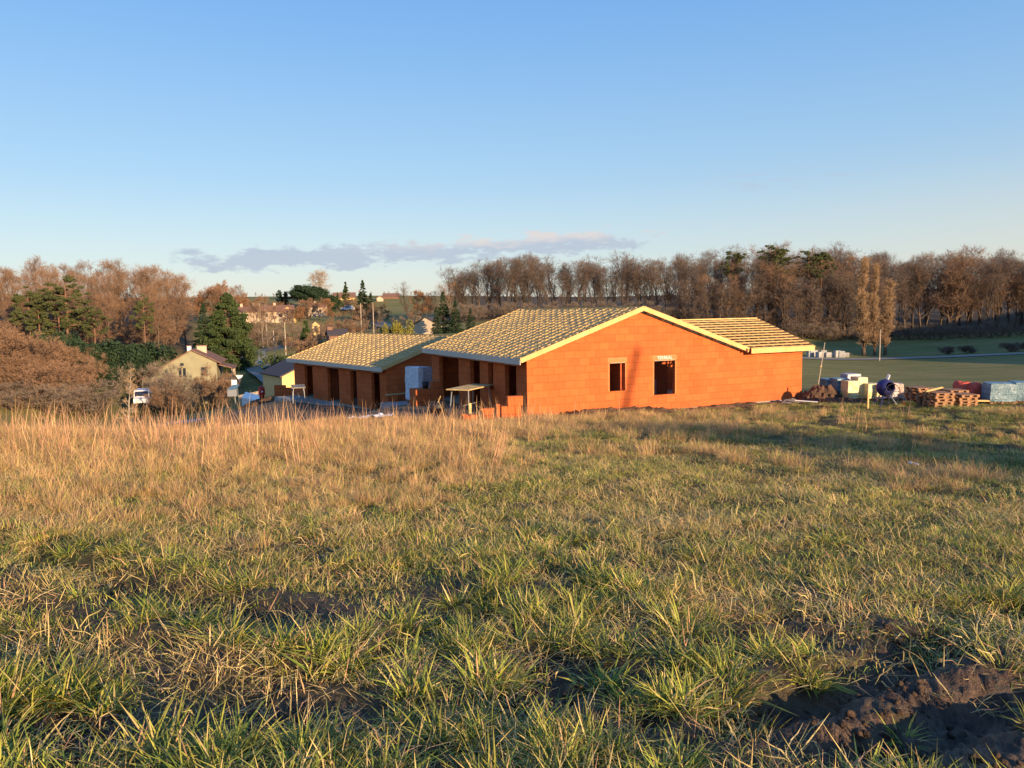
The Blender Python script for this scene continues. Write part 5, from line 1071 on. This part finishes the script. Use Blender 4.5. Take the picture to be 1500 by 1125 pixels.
for px, Z, tp, k, lb in [(540, 215, 452, 'gbush0', 'grey bare thicket under the ivy clad conifer'), (555, 220, 455, 'gbush1', 'grey bare bush right of the ivy clad conifer'), (505, 155, 458, 'bush0', 'round brown bush right behind the lower house roof'), (520, 160, 462, 'bush2', 'wide brown bush beside the round one'), (490, 165, 468, 'bush1', 'brown bush left of the round one'), (446, 112, 488, 'bush1', 'brown bush beside the small spruce'), (600, 190, 412, 'tall1', 'lone bare tree in the green hill field'), (610, 195, 425, 'rust0', 'small brown leaved tree right of the lone bare tree'), (625, 205, 430, 'rust1', 'reddish round tree at the field edge'), (612, 180, 455, 'gbush1', 'hedge bush at the foot of the hill field'), (585, 185, 462, 'gbush0', 'bare hedge bush beside the hill lane'), (652, 185, 412, 'oak0', 'spreading bare tree at the left end of the dark wood'), (640, 190, 424, 'tall2', 'bare tree left of the dark wood')]: plant(k, px, Z, tp, lb)
for k in range(34):
    px = 352 + k * 6.6; Z = 255 + TR.uniform(-25, 75); px += TR.uniform(-4, 4)
    plant(('rust%d' if k % 6 == 2 else ('bush%d' if k % 2 else 'oak%d')) % (k % 2), px, Z, interp(px, [(352, 440), (400, 446), (430, 440), (480, 440), (520, 440), (560, 446), (580, 452)]) + TR.uniform(-4, 12), 'reddish round tree in the hamlet hedgerows' if k % 6 == 2 else ('bare shrub in the hamlet hedgerows' if k % 2 else 'bare tree in the hamlet hedgerows'), 'reddish hamlet trees' if k % 6 == 2 else ('bare hamlet shrubs' if k % 2 else 'bare hamlet trees'), 1.15)
for k in range(22):
    px = 352 + k * 9.5 + TR.uniform(-4, 4); plant('gbush%d' % (k % 2), px, 205 + TR.uniform(-35, 20), 472 + TR.uniform(-6, 16), 'grey bare hedge shrub on the slope below the hamlet', 'hedge shrubs below the hamlet', 1.3)
for k in range(30):
    px = 300 + k * 12.5 + TR.uniform(-5, 5); plant('oak%d' % (k % 4), px, 370 + TR.uniform(-20, 30), 431 + TR.uniform(-7, 5), 'small distant bare tree along the far skyline', 'trees along the far skyline', 1.3)
plant('spruce', 449, 118, 470, 'grey green spruce by the left end of the lower house roof', None, 1.1)
plant('ybush', 590, 108, 471, 'yellow green bush above the lower house roof', None, .42); plant('gpatch', 578, 112, 478, 'dark green bush left of the yellow green one', None, .45)
for px, Z, tp, w_, lb in [(650, 140, 428, 1.1, 'dark fir left of the large house roof'), (668, 138, 440, 1.2, 'dark fir next to the large house roof'), (640, 135, 450, 1.0, 'low dark fir beside the white cottage'), (690, 150, 452, 1.2, 'dark fir behind the large house eave')]: plant('fir', px, Z, tp, lb, None, w_)
# lane verge greenery
for px, Z, tp in [(424, 112, 524), (434, 108, 520), (414, 132, 520)]: plant('gpatch', px, Z, tp, 'dark green bramble on the verge of the lane', 'brambles along the lane', 1.0)
# dark wood in the middle
topM = [(650, 400), (672, 388), (700, 377), (740, 378), (790, 376), (830, 380), (860, 378), (905, 374), (960, 374), (1010, 372), (1040, 372)]
for row, (Z, dpx, dy_) in enumerate([(196, 13, 0), (204, 14, -1), (213, 19, -2)]):
    px = 664 + row * 6
    while px < 1010:
        a = px + TR.uniform(-5, 5); plant('tall%d' % TR.randrange(6), a, Z + TR.uniform(-3, 3), interp(a, topM) + dy_ + TR.uniform(-5, 20), 'bare tree with dark bare trunk in the wood behind the large house', 'bare trees of the middle wood', TR.uniform(1.1, 1.6)); px += dpx
for k in range(26): px = 655 + k * 14; plant('gbush%d' % (k % 2), px, 190 + TR.uniform(-4, 6), 442 + TR.uniform(-3, 6), 'low bare shrub under the trees behind the large house', 'undergrowth of the middle wood', 1.6)
# right wood
topR = [(1000, 374), (1040, 371), (1090, 362), (1120, 360), (1160, 366), (1200, 362), (1245, 360), (1280, 372), (1310, 378), (1330, 366), (1360, 361), (1420, 366), (1470, 367), (1560, 372)]
for row, (Z, dpx, dy_) in enumerate([(188, 22, 22), (196, 21, 8), (207, 22, 2), (220, 24, -1), (236, 28, -3)]):
    px = 1000 + row * 5
    while px < 1575:
        a = px + TR.uniform(-7, 7)
        if row == 0 and a > 1330: kk = 'oak%d' % TR.randrange(4)
        else: kk = ('tall%d' % TR.randrange(6)) if TR.random() < .72 else ('oak%d' % TR.randrange(4))
        plant(kk, a, Z + TR.uniform(-4, 4) + (10 if a > 1310 and row == 0 else 0), interp(a, topR) + dy_ + TR.uniform(-6, 18), 'bare brown tree in the large wood on the right', 'bare trees of the right wood', TR.uniform(1.0, 1.35)); px += dpx
for k in range(34): px = 1000 + k * 9.2; plant('young%d' % (k % 3), px, 184 + TR.uniform(-2, 4), 415 + TR.uniform(-12, 20), 'slender dark sapling along the edge of the right wood', 'saplings at the edge of the right wood', 1.3)
for k in range(40): px = 1000 + k * 14.5; plant('gbush%d' % (k % 2), px, 181 + TR.uniform(-2, 3), 474 + TR.uniform(-5, 8), 'low dark shrub along the foot of the right wood', 'shrubs at the foot of the right wood', 1.6)
for px, tp, k, w_, lb in [(1073, 368, 'pine2', .85, 'small pine crown at the left of the right wood'), (1128, 360, 'pine2', 1.1, 'tallest dark pine crown on the skyline of the right wood'), (1146, 370, 'pine2', 1.0, 'second pine crown right of the tallest one'), (1182, 368, 'pine2', 1.1, 'pine crown in the middle of the right wood skyline'), (1200, 370, 'pine2', .95, 'pine crown at the right of the pine group on the skyline')]: plant(k, px, 193, tp, lb, None, w_)
for px, tp, w_, lb in [(1266, 376, 1.15, 'tallest golden poplar beside the far road'), (1282, 386, .9, 'thin golden poplar between the other two'), (1297, 410, 1.3, 'shorter golden poplar right of the tallest')]: plant('poplar%d' % (px % 2), px, 141, tp, lb, None, w_)
for px, tp, lb in [(1388, 507, 'round dark bush on the shaded meadow, left of the pair'), (1418, 506, 'round dark bush on the shaded meadow, right of the pair'), (1480, 502, 'wide dark bush at the right edge of the shaded meadow'), (1506, 500, 'dark bush cut by the right edge of the shaded meadow'), (1240, 516, 'low bush at the foot of the poplars by the road')]: plant('dbush', px, 139, tp, lb, None, 1.15)
# trees off to the right and behind that throw the long evening shadows
for (x_, y_, hh, k) in [(49.5, -36.5, 11.5, 'oak3'), (51, -35, 10.6, 'laurel0'), (48, -38.2, 11.0, 'oak2')]: plant(k, 0, 0, 0, 'tree beyond the right edge of the field', 'trees beyond the field', 1.1, xy=(x_, y_), hh=hh)
#@@GRASS
# ------------------------------------------------------------------ grass
def blade_mat(name, tr=.35):
    mt, nt, b = newmat(name); a = N(nt, 'ShaderNodeAttribute', attribute_name='Col'); oi = N(nt, 'ShaderNodeObjectInfo')
    hs = N(nt, 'ShaderNodeHueSaturation'); nt.links.new(a.outputs['Color'], hs.inputs['Color'])
    v = N(nt, 'ShaderNodeMapRange'); v.inputs[3].default_value = .72; v.inputs[4].default_value = 1.3; nt.links.new(oi.outputs['Random'], v.inputs[0]); nt.links.new(v.outputs[0], hs.inputs['Value'])
    nt.links.new(hs.outputs[0], b.inputs['Base Color']); b.inputs['Roughness'].default_value = .55; b.inputs['Specular IOR Level'].default_value = .25
    tl = N(nt, 'ShaderNodeBsdfTranslucent'); nt.links.new(hs.outputs[0], tl.inputs[0]); mx = N(nt, 'ShaderNodeMixShader', i_0=tr); nt.links.new(b.outputs[0], mx.inputs[1]); nt.links.new(tl.outputs[0], mx.inputs[2])
    nt.links.new(mx.outputs[0], nt.nodes['Material Output'].inputs[0]); return mt
M['blade'] = blade_mat('grass_blades', .18)
def clump(seed, n, R, L, W_, lean, bend, pal, tip=.35, K=4, flat=0.0, out=.8):
    r = np.random.default_rng(seed); az_ = r.uniform(0, 2 * math.pi, n); rad = R * np.sqrt(r.random(n)); B0 = np.stack([np.cos(az_) * rad, np.sin(az_) * rad, np.full(n, -.015)], 1)
    da = np.where(r.random(n) < out, az_ + r.normal(size=n) * .5, r.uniform(0, 2 * math.pi, n)); ln = L[0] + (L[1] - L[0]) * r.random(n) ** 1.3; th0 = np.radians(r.uniform(lean[0], lean[1], n)) * (.4 + .6 * rad / R); be = np.radians(r.uniform(bend[0], bend[1], n)); w_ = W_ * r.uniform(.6, 1.3, n)
    P = [B0]; th = th0
    for k in range(K - 1): P.append(P[-1] + np.stack([np.cos(da) * np.sin(th), np.sin(da) * np.sin(th), np.cos(th)], 1) * (ln / (K - 1))[:, None]); th = np.minimum(th + be / (K - 1), 2.2)
    P = np.stack(P, 1); P[:, :, 2] = np.where(np.arange(K)[None] > 0, np.maximum(P[:, :, 2], .006 + .01 * r.random((n, 1))), P[:, :, 2])
    sd = np.stack([-np.sin(da), np.cos(da), 0 * da], 1) + r.normal(size=(n, 3)) * .35; sd = unit(sd) * (w_ / 2)[:, None]; wk = np.array([.75, 1.0, .75, .12])[:K] if K == 4 else np.linspace(1, .15, K)
    V = np.stack([P - sd[:, None] * wk[None, :, None], P + sd[:, None] * wk[None, :, None]], 2).reshape(-1, 3)
    i, k = np.meshgrid(np.arange(n), np.arange(K - 1), indexing='ij'); o = i * 2 * K + 2 * k; Q = np.stack([o, o + 1, o + 3, o + 2], -1).reshape(-1, 4)
    cols = np.array([c for c, _ in pal]); pw = np.array([p_ for _, p_ in pal]); ci = r.choice(len(pal), n, p=pw / pw.sum()); base = cols[ci] * r.uniform(.75, 1.25, (n, 1)); tipc = np.array([.40, .29, .12]); f = (np.linspace(0, 1, K)[None] ** 2 * tip * r.random((n, 1)) * 1.6)[..., None]
    c = base[:, None] * (1 - f) + tipc * f; c = np.repeat(c[:, :, None], 2, 2).reshape(-1, 3); c = np.concatenate([c, np.ones((len(c), 1))], 1)
    return npmesh('clump', V, Q, M['blade'], link=False, cols={'Col': c})
G1 = (.19, .255, .036); G2 = (.36, .36, .055); G3 = (.095, .16, .032); Y1 = (.60, .46, .17); Y2 = (.50, .36, .13); S1 = (.63, .415, .19); S2 = (.56, .315, .165); S3 = (.48, .26, .155); S4 = (.70, .52, .24)
def proto_col(name, meshes):
    c = bpy.data.collections.new(name)
    for k, me_ in enumerate(meshes): o = bpy.data.objects.new('%s_%02d' % (name, k), me_); c.objects.link(o)
    return c
near_tuft = proto_col('near_tufts', [clump(500 + k, 95, .075, (.06, .21), .0066, (36, 104), (5, 55), [(G1, 4.4), (G2, 5), (G3, 1.6), (Y1, 1.5), (S2, .4)]) for k in range(12)])
short_turf = proto_col('short_turf', [clump(520 + k, 75, .26, (.025, .085), .0042, (30, 88), (5, 60), [(G1, 3.4), (G2, 3.4), (G3, 2), (Y1, 2.2), (Y2, 1.5)], out=.2) for k in range(6)])
litter = proto_col('litter', [clump(540 + k, 90, .26, (.05, .17), .0038, (66, 90), (-12, 18), [(Y1, 4), (Y2, 3), (S2, 1.5), (S4, 2)], tip=0, out=.1) for k in range(6)])
mid_tuft = proto_col('mid_tufts', [clump(560 + k, 120, .22, (.045, .15), .0060, (30, 94), (5, 70), [(G1, 3.6), (G2, 4.6), (G3, 1.2), (Y1, 4.2), (S1, 1.5), (S2, 1.6)], out=.6) for k in range(12)])
dry_tuft = proto_col('dry_tufts', [clump(580 + k, 120, .2, (.12, .42), .0058, (6, 62), (8, 80), [(S1, 4), (S2, 3), (S3, 2), (Y1, 1.6), (Y2, 1.0), (G2, .9)], out=.5) for k in range(10)])
stalks = proto_col('stalks', [clump(600 + k, 8, .18, (.5, 1.1), .010, (2, 22), (5, 45), [(S1, 3), (S3, 3), (S2, 3)], tip=.2, out=.4) for k in range(8)])
dark_tuss = proto_col('dark_tussocks', [clump(620 + k, 200, .24, (.14, .34), .0065, (15, 78), (30, 100), [(G3, 4), (G1, 3), ((.15, .15, .07), 3), (S1, 1.5)], out=.75) for k in range(5)])
def scatter(name, label, col, pts, seed, smin, smax, tilt=.12, xs=1.0, sf=None):
    r = np.random.default_rng(seed); n = len(pts); me_ = bpy.data.meshes.new(name); me_.vertices.add(n); P = np.column_stack([pts, h(pts[:, 0], pts[:, 1])]); me_.vertices.foreach_set('co', P.astype(np.float32).ravel())
    rot = np.stack([r.normal(size=n) * tilt, r.normal(size=n) * tilt, r.uniform(0, 6.283, n)], 1); sc_ = (smin + (smax - smin) * r.random(n))[:, None] * np.array([[xs, xs, 1.0]])
    if sf is not None: sc_ = sc_ * sf[:, None]
    for nm, d in (('rot', rot), ('scl', sc_)): a = me_.attributes.new(nm, 'FLOAT_VECTOR', 'POINT'); a.data.foreach_set('vector', d.astype(np.float32).ravel())
    a = me_.attributes.new('pick', 'INT', 'POINT'); a.data.foreach_set('value', r.integers(0, len(col.objects), n).astype(np.int32))
    o = bpy.data.objects.new(name, me_); COL.objects.link(o); ng = bpy.data.node_groups.new(name + '_scatter', 'GeometryNodeTree'); ng.interface.new_socket('Geometry', in_out='INPUT', socket_type='NodeSocketGeometry'); ng.interface.new_socket('Geometry', in_out='OUTPUT', socket_type='NodeSocketGeometry')
    gi = ng.nodes.new('NodeGroupInput'); go_ = ng.nodes.new('NodeGroupOutput'); ip = ng.nodes.new('GeometryNodeInstanceOnPoints'); ci = ng.nodes.new('GeometryNodeCollectionInfo'); ci.inputs['Collection'].default_value = col; ci.inputs['Separate Children'].default_value = True; ci.inputs['Reset Children'].default_value = True
    def na(nm, ty): q_ = ng.nodes.new('GeometryNodeInputNamedAttribute'); q_.data_type = ty; q_.inputs['Name'].default_value = nm; return q_.outputs['Attribute']
    L = ng.links.new; L(gi.outputs[0], ip.inputs['Points']); L(ci.outputs[0], ip.inputs['Instance']); ip.inputs['Pick Instance'].default_value = True; L(na('pick', 'INT'), ip.inputs['Instance Index']); L(na('scl', 'FLOAT_VECTOR'), ip.inputs['Scale'])
    er = ng.nodes.new('FunctionNodeEulerToRotation'); L(na('rot', 'FLOAT_VECTOR'), er.inputs[0]); L(er.outputs[0], ip.inputs['Rotation']); L(ip.outputs[0], go_.inputs[0])
    md = o.modifiers.new('scatter', 'NODES'); md.node_group = ng; return tag(o, label, 'grass', kind='stuff')
def polar(n, r0_, r1_, seed, pw=1.0, amax=37):
    """random ground points in front of the camera; pw=1 gives density ~1/r"""
    r = np.random.default_rng(seed); rad = (r0_ ** (2 - pw) + (r1_ ** (2 - pw) - r0_ ** (2 - pw)) * r.random(n)) ** (1 / (2 - pw)); a = np.radians(r.uniform(-amax, amax, n)); return np.stack([rad * np.sin(a), rad * np.cos(a)], 1)
def keep(pts, w_, seed): return pts[np.random.default_rng(seed).random(len(pts)) < w_]
def house_free(p):
    ok = np.ones(len(p), bool)
    for Mx, x0, x1, y0, y1 in ((Am, -.3, 15.5, -.3, 11.8), (Bm, -.3, 13.4, -.3, 14)):
        Mi = np.array(Mx.inverted()); q_ = p @ Mi[:2, :2].T + Mi[:2, 3]; ok &= ~((q_[:, 0] > x0) & (q_[:, 0] < x1) & (q_[:, 1] > y0) & (q_[:, 1] < y1))
    return ok
def padmask(x, y):
    return np.maximum.reduce([1 - sstep(seg_d(x, y, [(2.5, 32.2), (13.5, 37.6), (31, 39.5), (45, 41)]), .5, 1.6), 1 - sstep(seg_d(x, y, [(-3, 34), (-12, 42), (-19, 56)]), 2, 5), 1 - sstep(seg_d(x, y, [(0, 42), (-9, 52)]), 6, 8)])
def leftness(x, y): return 1 - sstep(x / np.maximum(y, 1) + .30 * (fbm(x * .25, y * .25, 61, 3) - .45), -.16, .06)
RUTM = lambda p: np.exp(-(seg_d(p[:, 0], p[:, 1], RUT) / .16) ** 2)
p = polar(1500, 1.6, 9.5, 1, 1.15); m_ = np.maximum(mudmask(p[:, 0], p[:, 1]), RUTM(p)); nz = fbm(p[:, 0] * 1.4, p[:, 1] * 1.4, 71, 3); p = keep(p, np.clip((1 - m_ * .94) * sstep(nz, .40, .47) * (1 - sstep(np.hypot(*p.T), 7, 9.5) * .6), 0, 1), 2)
scatter('grass_tufts', 'coarse yellow green grass tufts in the muddy foreground', near_tuft, p, 3, .75, 1.4, sf=np.clip(1.1 - (np.hypot(*p.T) - 3.5) * .085, .55, 1.1) * (.72 + .28 * sstep(np.hypot(*p.T), 2.6, 3.8)))
p = polar(2200, 1.5, 17, 4, 1.0); m_ = mudmask(p[:, 0], p[:, 1]); p = keep(p, (1 - m_ * .97) * (1 - .6 * RUTM(p)) * (.6 + .4 * sstep(np.hypot(*p.T), 4.2, 6.5)), 5); scatter('short_turf', 'short mixed turf covering the near field', short_turf, p, 6, .7, 1.3)
p = polar(3400, 1.5, 18, 7, .9); m_ = mudmask(p[:, 0], p[:, 1]); nz = fbm(p[:, 0] * .8, p[:, 1] * .8, 72, 3); p = keep(p, np.clip((1 - m_ * .93) * (.35 + sstep(nz, .42, .55)) * (.42 + .58 * sstep(np.hypot(*p.T), 4.0, 7)), 0, 1), 8); scatter('straw_litter', 'flattened straw litter between the tufts', litter, p, 9, .8, 1.5, .08)
p = polar(12500, 5.0, 40, 10, .5); lf = leftness(p[:, 0], p[:, 1]); rr_ = np.hypot(*p.T); nz = fbm(p[:, 0] * 1.1, p[:, 1] * 1.4, 73, 3); p = keep(p, np.clip((.35 + .75 * sstep(nz, .38, .52)) * (1 - padmask(*p.T)) * (.95 - .55 * lf * sstep(rr_, 9, 14)), 0, 1) * house_free(p), 11); scatter('meadow_grass', 'green and straw meadow grass of the middle field', mid_tuft, p, 12, .6, 1.15)
p = polar(9000, 6.5, 34, 13, .5); lf = leftness(p[:, 0], p[:, 1]); rr_ = np.hypot(*p.T); nz = fbm(p[:, 0] * .45, p[:, 1] * .7, 74, 3)
wgt = np.clip(lf * sstep(rr_, 6.0, 11.5) * (.5 + .8 * sstep(fbm(p[:, 0] * .7, p[:, 1] * .9, 76, 3), .40, .56)) + .45 * sstep(nz, .48, .58) * sstep(rr_, 10, 14) + .55 * sstep(rr_, 19, 24) * (1 - sstep(p[:, 0], 3, 9)), 0, 1)
p = keep(p, wgt * (1 - padmask(*p.T)) * house_free(p), 14); rr_ = np.hypot(*p.T); scatter('dry_grass', 'tall dry straw coloured grass on the left and in patches', dry_tuft, p, 15, .5, 1.15, sf=.6 + .4 * sstep(rr_, 8, 18))
p = polar(2600, 9, 30, 16, .3); lf = leftness(p[:, 0], p[:, 1]); rr_ = np.hypot(*p.T); p = keep(p, np.clip((lf * .6 + .025) * sstep(rr_, 11, 20), 0, 1) * (1 - padmask(*p.T)) * house_free(p), 17); scatter('weed_stalks', 'thin dead weed stalks standing above the dry grass', stalks, p, 18, .4, 1.2)
def clod(seed):
    r = np.random.default_rng(seed); n = 9; U, W_ = np.meshgrid(np.linspace(0.05, math.pi - .05, n), np.linspace(0, 2 * math.pi, 12, endpoint=False), indexing='ij'); D = np.stack([np.sin(U) * np.cos(W_), np.sin(U) * np.sin(W_), np.cos(U) * .75], -1).reshape(-1, 3)
    D *= (1 + 1.1 * (fbm(D[:, 0] * 2.2 + seed, D[:, 1] * 2.2 + D[:, 2] * 1.7, seed, 3) - .45))[:, None]; a, b2 = np.meshgrid(np.arange(n - 1), np.arange(12), indexing='ij'); c2 = (b2 + 1) % 12
    return npmesh('clod', D * .05, np.stack([a * 12 + b2, (a + 1) * 12 + b2, (a + 1) * 12 + c2, a * 12 + c2], -1).reshape(-1, 4), M['clod'], link=False)
M['clod'] = mat('soil_clod', (0.15, 0.095, 0.062), (0.055, 0.038, 0.028), 14, 0.95, 0.2, 0.8, 60)
clods = proto_col('clods', [clod(700 + k) for k in range(6)])
p = polar(9000, 2.2, 8, 22, 1.2); m_ = mudmask(p[:, 0], p[:, 1]); p = keep(p, np.clip(m_ * 1.0 * sstep(fbm(p[:, 0] * 3, p[:, 1] * 3, 81, 2), .35, .55), 0, 1), 23); scatter('soil_crumbs', 'crumbled brown soil clods on the bare muddy ground', clods, p, 24, .10, .55, .6)['category'] = 'soil'
p = polar(1500, 16, 37, 19, .4); nz = fbm(p[:, 0] * .55, p[:, 1] * .9, 75, 3); p = keep(p, np.clip(sstep(p[:, 0] / p[:, 1], .0, .2) * sstep(nz, .42, .54) * (1 - padmask(*p.T)), 0, 1) * house_free(p), 20); scatter('grass_tussocks', 'dark green tussocks in the field right of the house', dark_tuss, p, 21, .6, 1.2)
print('trees', NT)
